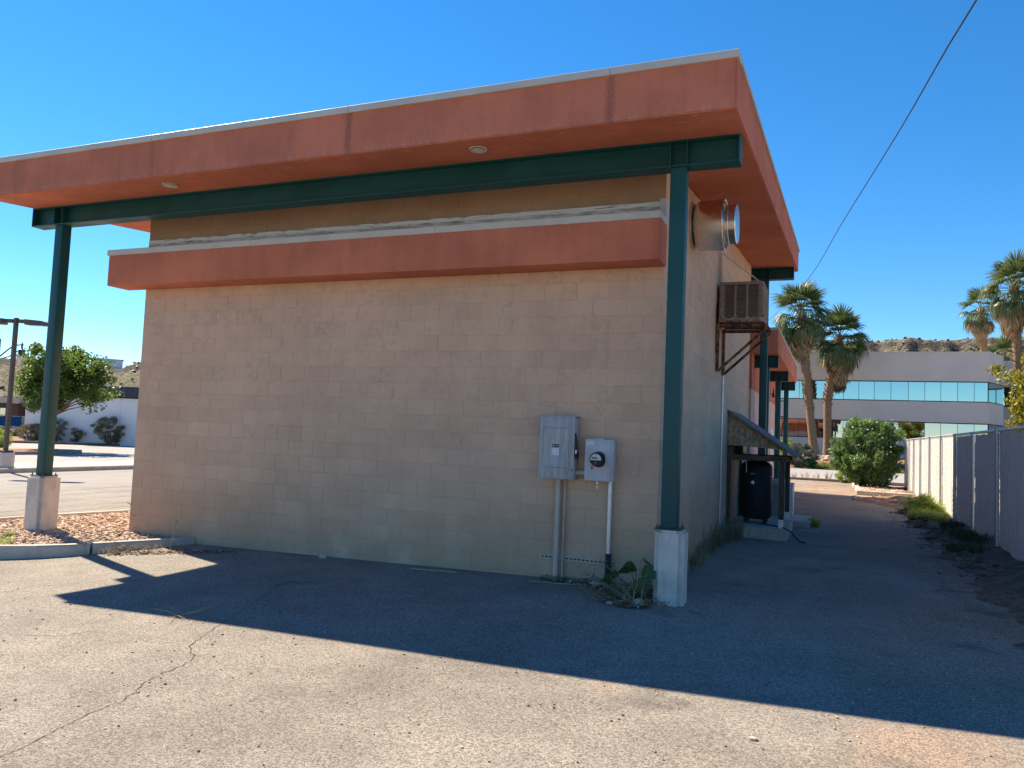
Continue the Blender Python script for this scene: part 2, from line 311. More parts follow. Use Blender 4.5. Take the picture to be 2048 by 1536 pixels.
# ------------------------------------------------------------------ mesh helpers
class MB:
    def __init__(s): s.v = []; s.f = []; s.t = []
    def add(s, vs, fs, tone=None):
        o = len(s.v); s.v += [tuple(v) for v in vs]; s.f += [tuple(i+o for i in f) for f in fs]
        s.t += [random.random() if tone is None else tone]*len(fs); return s
    def box(s, x0, x1, y0, y1, z0, z1):
        return s.add([(x0,y0,z0),(x1,y0,z0),(x1,y1,z0),(x0,y1,z0),(x0,y0,z1),(x1,y0,z1),(x1,y1,z1),(x0,y1,z1)],
                     [(3,2,1,0),(4,5,6,7),(0,1,5,4),(1,2,6,5),(2,3,7,6),(3,0,4,7)])
    def bevel(s, x0, x1, y0, y1, z0, z1, c=.006, seg=1):
        b = bmesh.new(); bmesh.ops.create_cube(b, size=1)
        for v in b.verts: v.co = ((x0+x1)/2+v.co.x*(x1-x0), (y0+y1)/2+v.co.y*(y1-y0), (z0+z1)/2+v.co.z*(z1-z0))
        bmesh.ops.bevel(b, geom=list(b.edges), offset=c, segments=seg, affect='EDGES', profile=.5)
        b.verts.index_update(); s.add([v.co[:] for v in b.verts], [[v.index for v in f.verts] for f in b.faces]); b.free(); return s
    def prism(s, poly, a0, a1, axis='x'):
        n = len(poly)
        def P(p, a): return {'x': (a, p[0], p[1]), 'y': (p[0], a, p[1]), 'z': (p[0], p[1], a)}[axis]
        vs = [P(p, a0) for p in poly]+[P(p, a1) for p in poly]
        return s.add(vs, [tuple(range(n))[::-1], tuple(range(n, 2*n))]+[(i, (i+1) % n, n+(i+1) % n, n+i) for i in range(n)])
    def tube(s, pts, r, n=10, caps=True, tone=None):
        pts = [Vector(p) for p in pts]; rs = r if isinstance(r, (list, tuple)) else [r]*len(pts); vs = []; fs = []
        ref = Vector((.31, .17, .93)).normalized()
        for i, p in enumerate(pts):
            d = (pts[min(i+1, len(pts)-1)]-pts[max(i-1, 0)]).normalized()
            a = d.cross(ref)
            if a.length < .05: a = d.cross(Vector((1, 0, 0)))
            a.normalize(); b = d.cross(a)
            for k in range(n):
                t = 2*math.pi*k/n; vs.append(p+(a*math.cos(t)+b*math.sin(t))*rs[i])
        for i in range(len(pts)-1):
            for k in range(n): fs.append((i*n+k, i*n+(k+1) % n, (i+1)*n+(k+1) % n, (i+1)*n+k))
        if caps: fs += [tuple(range(n))[::-1], tuple(range((len(pts)-1)*n, len(pts)*n))]
        return s.add(vs, fs, tone)
    def lathe(s, prof, c, axis='z', n=32):     # prof: (along, radius)
        vs = []; fs = []
        for a, r in prof:
            for k in range(n):
                t = 2*math.pi*k/n; q, w = r*math.cos(t), r*math.sin(t)
                vs.append({'z': (c[0]+q, c[1]+w, c[2]+a), 'x': (c[0]+a, c[1]+q, c[2]+w), 'y': (c[0]+q, c[1]+a, c[2]+w)}[axis])
        for i in range(len(prof)-1):
            for k in range(n): fs.append((i*n+k, i*n+(k+1) % n, (i+1)*n+(k+1) % n, (i+1)*n+k))
        fs += [tuple(range(n))[::-1], tuple(range((len(prof)-1)*n, len(prof)*n))]
        return s.add(vs, fs)
    def grid(s, xs, ys, fz):
        vs = [(x, y, fz(x, y)) for y in ys for x in xs]; n = len(xs)
        return s.add(vs, [(j*n+i, j*n+i+1, (j+1)*n+i+1, (j+1)*n+i) for j in range(len(ys)-1) for i in range(n-1)])
    def mesh(s, name, mat, smooth=False, angle=None):
        me = bpy.data.meshes.new(name); me.from_pydata(s.v, [], s.f); me.materials.append(M[mat] if isinstance(mat, str) else mat)
        a = me.attributes.new('tone', 'FLOAT', 'FACE'); a.data.foreach_set('value', s.t[:len(me.polygons)])
        b = bmesh.new(); b.from_mesh(me); bmesh.ops.recalc_face_normals(b, faces=b.faces); b.to_mesh(me); b.free()
        if smooth:
            me.polygons.foreach_set('use_smooth', [True]*len(me.polygons))
            me.set_sharp_from_angle(angle=math.radians(angle or 38))
        return me
LOC = {}
def link(o, parent=None):
    COL.objects.link(o)
    if parent is not None:
        o.parent = parent
        if parent.name in LOC: o.matrix_parent_inverse = Matrix.Translation(-Vector(LOC[parent.name]))
    return o
def obj(name, mb, mat, parent=None, smooth=False, angle=None):
    return link(bpy.data.objects.new(name, mb.mesh(name, mat, smooth, angle)), parent)
def inst(name, me, loc=(0,0,0), rot=(0,0,0), sc=(1,1,1), parent=None):
    o = bpy.data.objects.new(name, me); o.location = loc; o.rotation_euler = rot; o.scale = sc; return link(o, parent)
def tag(o, label, cat, group=None):
    o['label'] = label; o['category'] = cat
    if group: o['group'] = group
    return o
def thing(name, label, cat, loc, group=None):
    o = bpy.data.objects.new(name, None); o.location = loc; o.empty_display_size = .2; COL.objects.link(o); LOC[o.name] = loc
    return tag(o, label, cat, group)
def structure(name, mb, mat, label=None, **k):
    o = obj(name, mb, mat, **k); o['kind'] = 'structure'
    if label: o['label'] = label
    return o
def stuff(o): o['kind'] = 'stuff'; return o
def sst(a, b, x):
    t = max(0, min(1, (x-a)/(b-a))); return t*t*(3-2*t)
def leafcloud(cen, n, size, aspect=.45, up=.3, spread=None, tones=None):
    """n leaves round each centre (cen: k x 4 with radius) as folded diamonds; returns MB-like arrays"""
    cen = np.asarray(cen, float); k = len(cen); idx = np.repeat(np.arange(k), n); N = len(idx)
    d = RNG.normal(size=(N, 3)); d /= np.linalg.norm(d, axis=1)[:, None]
    p = cen[idx, :3]+d*(cen[idx, 3]*RNG.random(N)**.45)[:, None]*np.array([1, 1, .8])
    a = d*.6+RNG.normal(size=(N, 3))*.7; a[:, 2] += up; a /= np.linalg.norm(a, axis=1)[:, None]
    b = np.cross(a, RNG.normal(size=(N, 3))); b /= np.linalg.norm(b, axis=1)[:, None]; c = np.cross(a, b)
    s = size*(.6+.8*RNG.random(N))[:, None]
    V = np.stack([p-a*s*.5, p+b*s*aspect*.5+c*s*.08, p+a*s*.5, p-b*s*aspect*.5+c*s*.08], 1).reshape(-1, 3)
    ct = RNG.random(k)[idx]
    return V, np.clip(.55*ct+.5*RNG.random(N), 0, 1)
def quads(name, V, tone, mat, parent=None):
    N = len(V)//4; me = bpy.data.meshes.new(name); me.vertices.add(N*4); me.vertices.foreach_set('co', V.astype(np.float32).ravel())
    me.loops.add(N*4); me.loops.foreach_set('vertex_index', np.arange(N*4, dtype=np.int32)); me.polygons.add(N)
    me.polygons.foreach_set('loop_start', np.arange(0, N*4, 4, dtype=np.int32))
    me.update(calc_edges=True); me.validate()
    a = me.attributes.new('tone', 'FLOAT', 'FACE'); a.data.foreach_set('value', tone.astype(np.float32)); me.materials.append(M[mat])
    return link(bpy.data.objects.new(name, me), parent)
ICO = None
def blob(mb, c, r, sq=(1,1,1), jit=.25, tone=None):
    global ICO
    if ICO is None:
        b = bmesh.new(); bmesh.ops.create_icosphere(b, subdivisions=1, radius=1); b.verts.index_update()
        ICO = ([v.co.copy() for v in b.verts], [[v.index for v in f.verts] for f in b.faces]); b.free()
    R = Euler((random.uniform(-.4,.4), random.uniform(-.4,.4), random.uniform(0, 6.3))).to_matrix()
    vs = []
    for v in ICO[0]:
        k = r*(1+random.uniform(-jit, jit)); w = R @ Vector((v.x*sq[0]*k, v.y*sq[1]*k, v.z*sq[2]*k)); vs.append((c[0]+w.x, c[1]+w.y, c[2]+w.z))
    mb.add(vs, ICO[1], tone)

# ------------------------------------------------------------------ the ground
def g(x, y):
    b = .155+.019*max(-9.5, min(4.3, x)); b += .05*sst(-2.6, 0, y)*sst(1.2, -.4, x)*(1-sst(8, 12, y))
    b = b*(1-sst(9, 20, y))+.26*sst(9, 20, y) if x > -8 else b
    k = sst(-10, -15, x); b = b*(1-k)+(-.05)*k
    b += .012*math.sin(x*.9+1)*math.sin(y*.7)
    return b
def frange(a, b, s): return [a+(b-a)*i/max(1, round((b-a)/s)) for i in range(max(1, round((b-a)/s))+1)]
def gfar(x, y):          # whole terrain, drops a little under the sheets on top of it
    if y > 30: z = .22+.9*sst(41.5, 48, y)
    else: z = g(x, y)-.06
    if x < -22: z = -.14
    if x > 4.6 and y < 30: z = .16
    return z
xs = [-3000, -900, -300, -120]+frange(-70, 40, 2.)+[80, 250, 800, 3000]; ys = [-900, -200, -60]+frange(-40, 80, 2.)+[160, 400, 900, 3500]
structure('ground', MB().grid(xs, ys, gfar), 'ground')
lot = MB().grid(frange(-22.35, 4.7, .45), frange(-34, 29.6, .45), g)
LOT = structure('parking_lot', lot, 'asphalt')

def ribbon(mb, pts, w, zoff=.003, jit=.4):
    vs = []; fs = []
    for i, (x, y) in enumerate(pts):
        a = pts[max(0, i-1)]; b = pts[min(len(pts)-1, i+1)]; dx, dy = b[0]-a[0], b[1]-a[1]; L = math.hypot(dx, dy) or 1
        ww = w*(1+random.uniform(-jit, jit))*(.35 if i in (0, len(pts)-1) else 1); nx, ny = -dy/L*ww/2, dx/L*ww/2
        vs += [(x+nx, y+ny, g(x+nx, y+ny)+zoff), (x-nx, y-ny, g(x-nx, y-ny)+zoff)]
    for i in range(len(pts)-1): fs.append((2*i, 2*i+1, 2*i+3, 2*i+2))
    mb.add(vs, fs)
def rough(pts, step=.06, amp=.02):
    out = []
    for (x0, y0), (x1, y1) in zip(pts[:-1], pts[1:]):
        n = max(2, int(math.hypot(x1-x0, y1-y0)/step))
        for i in range(n): t = i/n; out.append((x0+(x1-x0)*t+random.gauss(0, amp), y0+(y1-y0)*t+random.gauss(0, amp)))
    return out+[pts[-1]]
CRACKS = [(.0055, [(-1.95,-6.3),(-2.02,-5.95),(-2.1,-5.62),(-2.18,-5.27),(-2.17,-5.11),(-2.37,-4.7),(-2.4,-4.44),(-2.5,-4.18),(-2.75,-3.99),(-3.03,-3.36)]),
          (.005, [(-3.03,-3.36),(-3.17,-3.02),(-3.46,-2.34),(-3.62,-1.85)]), (.018, [(-3.68,-1.9),(-3.73,-1.54),(-3.58,-1.6),(-3.49,-1.45)]),
          (.005, [(-4.2,-4.36),(-4.09,-4.3),(-3.86,-4.22),(-3.75,-3.94)]), (.005, [(-5.88,-3.34),(-5.95,-2.92)]),
          (.016, [(-12.6,1.0),(-12.2,.9),(-12.1,.55),(-11.6,.5),(-11.0,.75),(-10.7,.9)])]
for w, pts in CRACKS:
    mb = MB(); ribbon(mb, rough(pts, .05, .011), w); obj('crack', mb, 'crack', LOT)
for i in range(9):     # sealed joints across the front lot
    x = -11.5-i*1.15+random.uniform(-.3, .3); y0 = random.uniform(-3, 4); mb = MB(); ribbon(mb, rough([(x, y0), (x+random.uniform(-.3,.3), y0+random.uniform(5, 13))], .3, .02), .022, .004); obj('crack', mb, 'crack', LOT)

# loose grit on the asphalt
mb = MB()
for i in range(520):
    x = random.uniform(-6.5, 4); y = random.uniform(-6.2, -1) if random.random() < .75 else random.uniform(-1, 9)
    if x < .5 and y > -.3: continue
    blob(mb, (x, y, g(x, y)+.002), random.uniform(.003, .010)*(1.3 if random.random() < .06 else 1), (1.2, 1, .7))
stuff(tag(obj('loose_grit', mb, 'rock'), 'scattered pale grit and small stones on the asphalt', 'grit'))
mb = MB()
for i in range(150):
    x = random.uniform(-6.5, 1.5); y = random.uniform(-6.3, -2.6); blob(mb, (x, y, g(x, y)+.002), random.uniform(.005, .012), (1.2, 1, .7))
stuff(tag(obj('dark_grit', mb, 'basalt'), 'small dark pebbles scattered over the sunlit asphalt', 'grit'))

# dirt berm under the fence and the dirt washed to the alley's edge
def bz(x, y):
    n = .045*math.sin(y*2.1+x*3)+.03*math.sin(y*5.3-x*2)+.015*math.sin(y*11+x*7); k = .25+.75*sst(3.5, 7, y)
    return g(x, y)-.03+(.085+n*k)*sst(3.2, 3.8, x+n*2)+.04*sst(3.9, 4.3, x)+.008*math.sin(x*41+y*13)*math.sin(y*37-x*17)*sst(3.2, 3.6, x)
structure('dirt_berm', MB().grid(frange(2.9, 5.4, .09), frange(-3, 25.4, .13), bz), 'soil')
mb = MB()
for i in range(380):
    y = 13.5-10.5*random.random()**1.6; x = 3.55+.2*math.sin(y*1.7)+random.gauss(0, .15)
    blob(mb, (x, y, bz(x, y)+.0), random.uniform(.015, .065), (1.2, 1, .75), .35)
stuff(tag(obj('broken_asphalt_clods', mb, 'basalt'), 'dark clods of broken asphalt along the foot of the fence', 'rubble'))
mb = MB()
for i in range(1500):
    y = random.uniform(-1, 13); x = random.uniform(2.9, 4.3); z = max(g(x, y), bz(x, y))+.006; a = random.uniform(0, 6.3); L = random.uniform(.008, .03)
    mb.add([(x-L*math.cos(a), y-L*math.sin(a), z), (x+.3*L*math.sin(a), y-.3*L*math.cos(a), z+.006), (x+L*math.cos(a), y+L*math.sin(a), z), (x-.3*L*math.sin(a), y+.3*L*math.cos(a), z+.004)], [(0,1,2,3)])
stuff(tag(obj('fence_leaf_litter', mb, 'litter'), 'dry leaf litter and chips scattered below the fence', 'litter'))

# gravel island at the left corner of the building, edged by kerbs
def kerb_run(pts, w, h, name, mat, zf=None, label=None):
    zf = zf or g; n = len(pts); vs = []; fs = []
    for i, (x, y) in enumerate(pts):
        a = pts[max(0, i-1)]; b = pts[min(n-1, i+1)]; dx, dy = b[0]-a[0], b[1]-a[1]; L = math.hypot(dx, dy); nx, ny = -dy/L, dx/L; z = zf(x, y)
        for o, zz in ((0, -.12), (.012, h-.02), (.03, h), (w-.02, h), (w, h-.02), (w, -.12)): vs.append((x+nx*o, y+ny*o, z+zz))
    for i in range(n-1):
        for k in range(5): fs.append((i*6+k, i*6+k+1, (i+1)*6+k+1, (i+1)*6+k))
    fs += [tuple(range(6)), tuple(range((n-1)*6, n*6))[::-1]]
    return structure(name, MB().add(vs, fs), mat, label)
def zk(x, y): return .02
def arc(c, r, a0, a1, n): return [(c[0]+r*math.cos(math.radians(a0+(a1-a0)*i/n)), c[1]+r*math.sin(math.radians(a0+(a1-a0)*i/n))) for i in range(n+1)]
kf1 = [(-6.62,-.02),(-6.72,-.3),(-6.86,-.62),(-7.03,-.98),(-7.16,-1.24)]
kf2 = [(-7.17,-1.27),(-7.28,-1.5),(-7.5,-1.78),(-7.8,-2.05),(-8.2,-2.3),(-8.7,-2.5),(-9.3,-2.55)]
kf3 = [(-9.32,-2.55),(-9.9,-2.35),(-10.3,-1.9),(-10.5,-1.3),(-10.53,-.6),(-10.45,.2),(-10.3,1.0),(-10.1,1.9),(-10.0,3.),(-9.9,5.),(-9.9,9.5)]
for k in (kf1, kf2, kf3):
    kerb_run(k[::-1], .15, .155, 'kerb', 'kerb', zk)
def isl(x, y): return .12+.025*math.sin(x*2.3)*math.sin(y*2.9+1)
iv = [p for p in kf1+kf2+kf3]+[(-7.9, 9.5), (-7.9, .01), (-6.7, .01)]
cx, cy = -8.7, -.4
structure('gravel_bed', MB().add([(p[0]+(cx-p[0])*.02, p[1]+(cy-p[1])*.02, .10) for p in iv], [tuple(range(len(iv)))]), 'dirt')
def inpoly(x, y, P):
    c = False; n = len(P)
    for i in range(n):
        (x1, y1), (x2, y2) = P[i], P[i-1]
        if (y1 > y) != (y2 > y) and x < (x2-x1)*(y-y1)/(y2-y1)+x1: c = not c
    return c
inner = [(p[0]+(cx-p[0])*.085, p[1]+(cy-p[1])*.07) for p in iv]
mb = MB(); n = 0
while n < 8500:
    x = random.uniform(-10.5, -6.6); y = random.uniform(-2.6, 3.2)
    if not inpoly(x, y, inner) or (abs(x+9.12) < .16 and abs(y+.55) < .16) or (x > -7.96 and y > -.02): continue
    blob(mb, (x, y, .105+random.random()*.035), random.uniform(.014, .033), (1.35, 1, .62), .22); n += 1
stuff(tag(obj('landscape_gravel', mb, 'gravel', smooth=False), 'reddish tan landscape gravel filling the kerbed corner bed', 'gravel'))
# litter washed into the corner between the kerb and wall
mb = MB()
for i in range(420):
    t = random.random(); x = -6.95+1.25*t+random.gauss(0, .1); y = -1.0+.85*t-random.random()*.28; z = g(x, y)+random.random()*.02; a = random.uniform(0, 6.3); L = random.uniform(.012, .04); w = L*random.uniform(.2, .7)
    mb.add([(x-L*math.cos(a), y-L*math.sin(a), z), (x+w*math.sin(a), y-w*math.cos(a), z+.012), (x+L*math.cos(a), y+L*math.sin(a), z), (x-w*math.sin(a), y+w*math.cos(a), z+.008)], [(0,1,2,3)])
stuff(tag(obj('kerb_leaf_litter', mb, 'litter'), 'brown leaf litter heaped where the kerb meets the wall', 'litter'))

# far street on the left: sidewalk, carriageway, raised median, far verge
kerb_run([(-22.35, y) for y in frange(70, -20, 3.)], .16, .14, 'kerb', 'kerb', lambda x, y: -.05)
structure('sidewalk', MB().box(-25.1, -22.51, -20, 70, -.2, .085), 'walk')
structure('road', MB().grid(frange(-47.8, -25.1, 2.5), frange(-30, 90, 5.), lambda x, y: -.06), 'road')
mb = MB(); mb.grid([-30.55, -30.4], frange(-30, 90, 4.), lambda x, y: -.055); structure('lane_line', mb, 'stripe', 'white lane line painted on the far street')
md = [(-32.8, -20), (-32.8, 17.2), (-33.3, 19.3), (-34.3, 20.2), (-36.0, 19.2), (-36.6, 17), (-36.6, -20)]
structure('median', MB().prism(md, -.15, .09, 'z'), 'redkerb')
structure('median_soil', MB().prism([(-33.2,-20),(-33.2,16.6),(-34.3,18.4),(-36.2,16.6),(-36.2,-20)], .0, .10, 'z'), 'dirt')
fk = [(-50.5, 20.1), (-47.0, 24.7), (-45.0, 27.1), (-42.5, 30.4), (-38, 36), (-30, 46)]
structure('far_verge', MB().prism(fk+[(-34, 50), (-70, 50), (-70, 20.1)], -.15, .055, 'z'), 'dirt')
kerb_run(fk, .18, .15, 'kerb', 'kerb', lambda x, y: -.06)

# beyond the alley: end kerb, cross lane, planted bank with grass
kerb_run([(x, 29.62) for x in frange(6, -9, 1.)][::-1], .16, .15, 'kerb', 'redkerb', lambda x, y: .24)
structure('cross_lane', MB().grid(frange(-30, 40, 5.), frange(29.78, 41.3, 1.), lambda x, y: .33+.012*(y-29.8)), 'road')
structure('planted_bank', MB().grid(frange(-25, 40, .6), frange(41.3, 52.2, .5), lambda x, y: .48+.72*sst(41.6, 47.5, y)+.05*math.sin(x*1.7)*math.sin(y*1.3)), 'dirt')
def bank(x, y): return .48+.72*sst(41.6, 47.5, y)
V = []; T = []
for i in range(5200):
    x = random.uniform(.3, 7); y = random.uniform(41.5, 44.3)
    z = bank(x, y); h = random.uniform(.06, .13); a = random.uniform(0, 6.3); w = .02
    V += [(x-w*math.cos(a), y-w*math.sin(a), z), (x+w*math.cos(a), y+w*math.sin(a), z), (x+.03*math.sin(a)+w*.2, y+.03, z+h), (x+.03*math.sin(a), y+.03, z+h)]; T.append(random.random())
stuff(tag(quads('lawn', np.array(V), np.array(T), 'grass'), 'strip of mown green grass before the office building', 'grass'))
# kerbed bed around the oleander
for k in ([(2.5, 20.5), (2.5, 23.), (2.45, 27.8)], [(4.2, 20.3), (3.4, 20.4), (2.5, 20.5)][::-1]):
    kerb_run(k[::-1] if k[0][0] == k[1][0] else k[::-1], .15, .16, 'kerb', 'kerb', lambda x, y: .25)
mb = MB()
for i in range(520):
    x = random.uniform(2.6, 4.2); y = random.uniform(20.6, 25); blob(mb, (x, y, .33), random.uniform(.03, .085), (1.3, 1, .6))
stuff(tag(obj('bed_rocks', mb, 'gravel'), 'pale tan stones in the kerbed bed below the oleander', 'stones'))
mb = MB()
for i in range(60):
    x = random.uniform(2.3, 4.2); y = random.uniform(17, 20.6); blob(mb, (x, y, g(x, y)+.02), random.uniform(.02, .07), (1.3, 1, .5))
stuff(tag(obj('scattered_stones', mb, 'gravel'), 'loose stones scattered before the kerbed bed', 'stones'))
structure('sand_wash', MB().grid(frange(1.3, 4.4, .2), frange(13.5, 21, .25), lambda x, y: g(x, y)-.02+.05*sst(2.4, 3.6, x+.5*math.sin(y*.8))+.012*math.sin(x*7+y*3)), 'dirt')

# ------------------------------------------------------------------ the block building
SL = .0855
def sof(y): return 5.057+SL*y
B = thing('block_building', 'tan painted block building with deep terracotta shed roof on teal posts', 'building', (-4, 4.7, 0))
BW, BD, H = 7.94, 9.4, .2032
core = MB().prism([(.0032, -.4), (BD-.0032, -.4), (BD-.0032, sof(BD)-.01), (.0032, sof(0)-.01)], -BW+.0032, -.0032, 'x')
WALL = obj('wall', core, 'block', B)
def slab(L, c=.0024, j=.0014, t=.03, jz=.0028):     # one block face, front looking to -Y, from x=0..L, z=0..H
    x0, x1, z0, z1 = j, L-j, jz, H-jz
    return ([(x0,0+t,z0),(x1,t,z0),(x1,t,z1),(x0,t,z1),(x0,c,z0),(x1,c,z0),(x1,c,z1),(x0,c,z1),(x0+c,0,z0+c),(x1-c,0,z0+c),(x1-c,0,z1-c),(x0+c,0,z1-c)],
            [(8,9,10,11),(4,5,9,8),(5,6,10,9),(6,7,11,10),(7,4,8,11),(0,1,5,4),(1,2,6,5),(2,3,7,6),(3,0,4,7)])
full_v, full_f = slab(2*H); half_v, half_f = slab(H)
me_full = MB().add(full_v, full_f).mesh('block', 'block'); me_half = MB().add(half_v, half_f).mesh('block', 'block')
def row_starts(r, width, flip=False):
    out = []; x = 0.
    if (r % 2 == 0) != flip: out.append((0., H)); x = H
    while x < width-.02:
        L = min(2*H, width-x); out.append((x, L)); x += 2*H
    return out
mass = MB(); nb = 0
for r in range(-1, 25):
    z0 = r*H
    for x, L in row_starts(r, BW):
        X = -BW+x; ztop = z0+H
        if ztop > sof(0): continue
        wob = random.gauss(0, .0007)
        if r <= 17 and X > -6.6 and nb < 300 and (abs(L-2*H) < .03 or abs(L-H) < .03):
            inst('block', me_full if L > 1.5*H else me_half, (X, wob, z0), (0, 0, 0), (L/(2*H) if L > 1.5*H else L/H, 1, 1), WALL); nb += 1
        else:
            v, f = slab(L); mass.add([(X+a, b+wob, z0+c) for a, b, c in v], f)
for r in range(-1, 30):                       # alley side (+X face) and street side (-X face)
    z0 = r*H
    for y, L in row_starts(r, BD, True):
        if z0+H > sof(y+L*.5)+.05: continue
        v, f = slab(L); w = random.gauss(0, .0008)
        mass.add([(-b+w, y+a, z0+c) for a, b, c in v], f)
        mass.add([(-BW+b, y+a, z0+c) for a, b, c in v], f)
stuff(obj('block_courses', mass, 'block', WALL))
obj('rear_sun_blocker', MB().box(-7.6, -.3, BD-.2, 10.94, -.2, 5.8), 'block', B)  # unseen block added to stop sun slipping between the two roofs

# roof slab with stucco fascia and soffit
X0, X1, Y0, Y1, TH = -9.66, .93, -1.47, 10.9, .49
roof = MB().prism([(Y0, sof(Y0)), (Y1, sof(Y1)), (Y1, sof(Y1)+TH), (Y0, sof(Y0)+TH)], X0, X1, 'x')
b = bmesh.new(); tmp = roof.mesh('roof_tmp', 'stucco'); b.from_mesh(tmp)
bmesh.ops.bevel(b, geom=list(b.edges), offset=.012, segments=2, affect='EDGES'); b.verts.index_update()
ROOF = obj('roof', MB().add([v.co[:] for v in b.verts], [[v.index for v in f.verts] for f in b.faces]), 'stucco', B, True, 50); b.free()
ct = sof(Y0)+TH
def coping_piece(x0, x1):
    mb = MB(); mb.bevel(x0, x1-.004, Y0-.028, Y0+.16, ct-.015, ct+.062, .004); return obj('coping', mb, 'coping', ROOF)
for a, c in ((-9.69, -6.35), (-6.35, -3.344), (-3.344, -.277), (-.277, .957)): coping_piece(a, c)
for (xa, xb) in ((.80, .957), (-9.69, -9.53)):
    yy = [Y0+.165, 2.7, 5.6, 8.4, Y1+.02]
    for i in range(4):
        a, c = yy[i], yy[i+1]-.006
        mb = MB().prism([(a, sof(a)+TH-.012), (c, sof(c)+TH-.012), (c, sof(c)+TH+.045), (a, sof(a)+TH+.045)], xa, xb, 'x'); obj('coping', mb, 'coping', ROOF)
obj('roof_membrane', MB().prism([(Y0+.17, ct-.2), (Y1-.02, sof(Y1)+TH-.2), (Y1-.02, sof(Y1)+TH+.02), (Y0+.17, ct+.02)], -9.5, .78, 'x'), 'roofing', ROOF)
for lx, ly in ((-6.41, -1.10), (-1.86, -1.13), (-9.2, 2.8), (.45, 7.2)):
    if ly > 0: continue
    z = sof(ly); mb = MB().lathe([(.0, .068), (-.012, .075), (-.016, .098), (0.002, .105)], (lx, ly, z), 'z', 28)
    d = obj('downlight', mb, 'coping', ROOF, True); obj('lens', MB().lathe([(-.0165, .066), (-.019, .05), (-.020, .01)], (lx, ly, z), 'z', 24), 'lens', d, True)

# steel beams and posts
def beam(y, z0, z1, x0=-9.67, x1=.875, stiff=()):
    mb = MB(); t = .016
    mb.bevel(x0, x1, y, y+.215, z0, z0+t, .003); mb.bevel(x0, x1, y, y+.215, z1-t, z1, .003); mb.box(x0+.004, x1-.004, y+.10, y+.115, z0+t*.9, z1-t*.9)
    bo = obj('beam', mb, 'teal', B)
    for s in stiff:
        obj('stiffener', MB().bevel(s-.006, s+.006, y+.006, y+.209, z0+t, z1-t, .002), 'teal', bo)
    for e in (x0+.004, x1-.004):
        obj('end_plate', MB().bevel(e-.008, e+.008, y-.003, y+.218, z0-.002, z1+.001, .002), 'teal', bo)
    return bo
beam(-.665, 4.72, sof(-.665)+.004, stiff=(.165, .340, -9.20, -9.03)); beam(9.95, 5.64, sof(9.95)+.004, stiff=(.165, .340, -9.20, -9.03))
def post(x0, x1, y0, y1, zb, zt):
    p = obj('post', MB().bevel(x0, x1, y0, y1, zb, zt, .012, 3), 'teal', B, True, 30)
    obj('base_plate', MB().bevel(x0-.05, x1+.05, y0-.05, y1+.05, zb-.006, zb+.010, .003), 'teal', p)
    for bx in (x0-.027, x1+.027):
        for by in (y0-.027, y1+.027): obj('anchor_bolt', MB().lathe([(0, .012), (.014, .012), (.015, .007), (.035, .007)], (bx, by, zb+.009), 'z', 6), 'rust', p)
    return p
def pedestal(x0, x1, y0, y1, zb, zt):
    b = bmesh.new(); bmesh.ops.create_cube(b, size=1)
    for v in b.verts: v.co = ((x0+x1)/2+v.co.x*(x1-x0), (y0+y1)/2+v.co.y*(y1-y0), (zb+zt)/2+v.co.z*(zt-zb))
    bmesh.ops.bevel(b, geom=[e for e in b.edges if abs(e.verts[0].co.z-e.verts[1].co.z) > .1], offset=.05, segments=4, affect='EDGES')
    bmesh.ops.bevel(b, geom=[e for e in b.edges if min(e.verts[0].co.z, e.verts[1].co.z) > zt-.001], offset=.024, segments=2, affect='EDGES')
    b.verts.index_update(); o = obj('pedestal', MB().add([v.co[:] for v in b.verts], [[v.index for v in f.verts] for f in b.faces]), 'concrete', B, True, 40); b.free(); return o
pedestal(.125, .425, -.725, -.40, -.1, .925); post(.168, .335, -.635, -.47, .93, 4.722)
pedestal(-9.285, -8.93, -.72, -.38, -.1, .925); post(-9.19, -9.03, -.635, -.475, .93, 4.722)
pedestal(.10, .42, 9.9, 10.2, -.1, .93); post(.168, .335, 9.98, 10.14, .93, 5.642)

# lower stucco band with its coping and the weathered flashing behind
bd = MB().bevel(-8.29, .022, -.40, -.003, 3.80, 4.262, .012, 2)
BAND = obj('band', bd, 'stucco2', B, True, 40)
for a, c in ((-8.31, -5.6), (-5.6, -2.75), (-2.75, .035)): obj('coping', MB().bevel(a, c-.003, -.418, -.05, 4.255, 4.338, .004), 'coping', BAND)
vs = []; fs = []; n = 90
for i in range(n+1):
    x = -7.93+7.93*i/n; zt = 4.556+random.uniform(-.004, .003)-(.014 if random.random() < .12 else 0)
    vs += [(x, -.014, 4.30), (x, -.014, zt), (x, -.001, zt)]
for i in range(n): fs += [(3*i, 3*i+3, 3*i+4, 3*i+1), (3*i+1, 3*i+4, 3*i+5, 3*i+2)]
obj('flashing', MB().add(vs, fs), 'flashing', BAND)
obj('flashing', MB().bevel(-.045, .03, -.12, -.015, 4.335, 4.56, .004), 'coping', BAND)

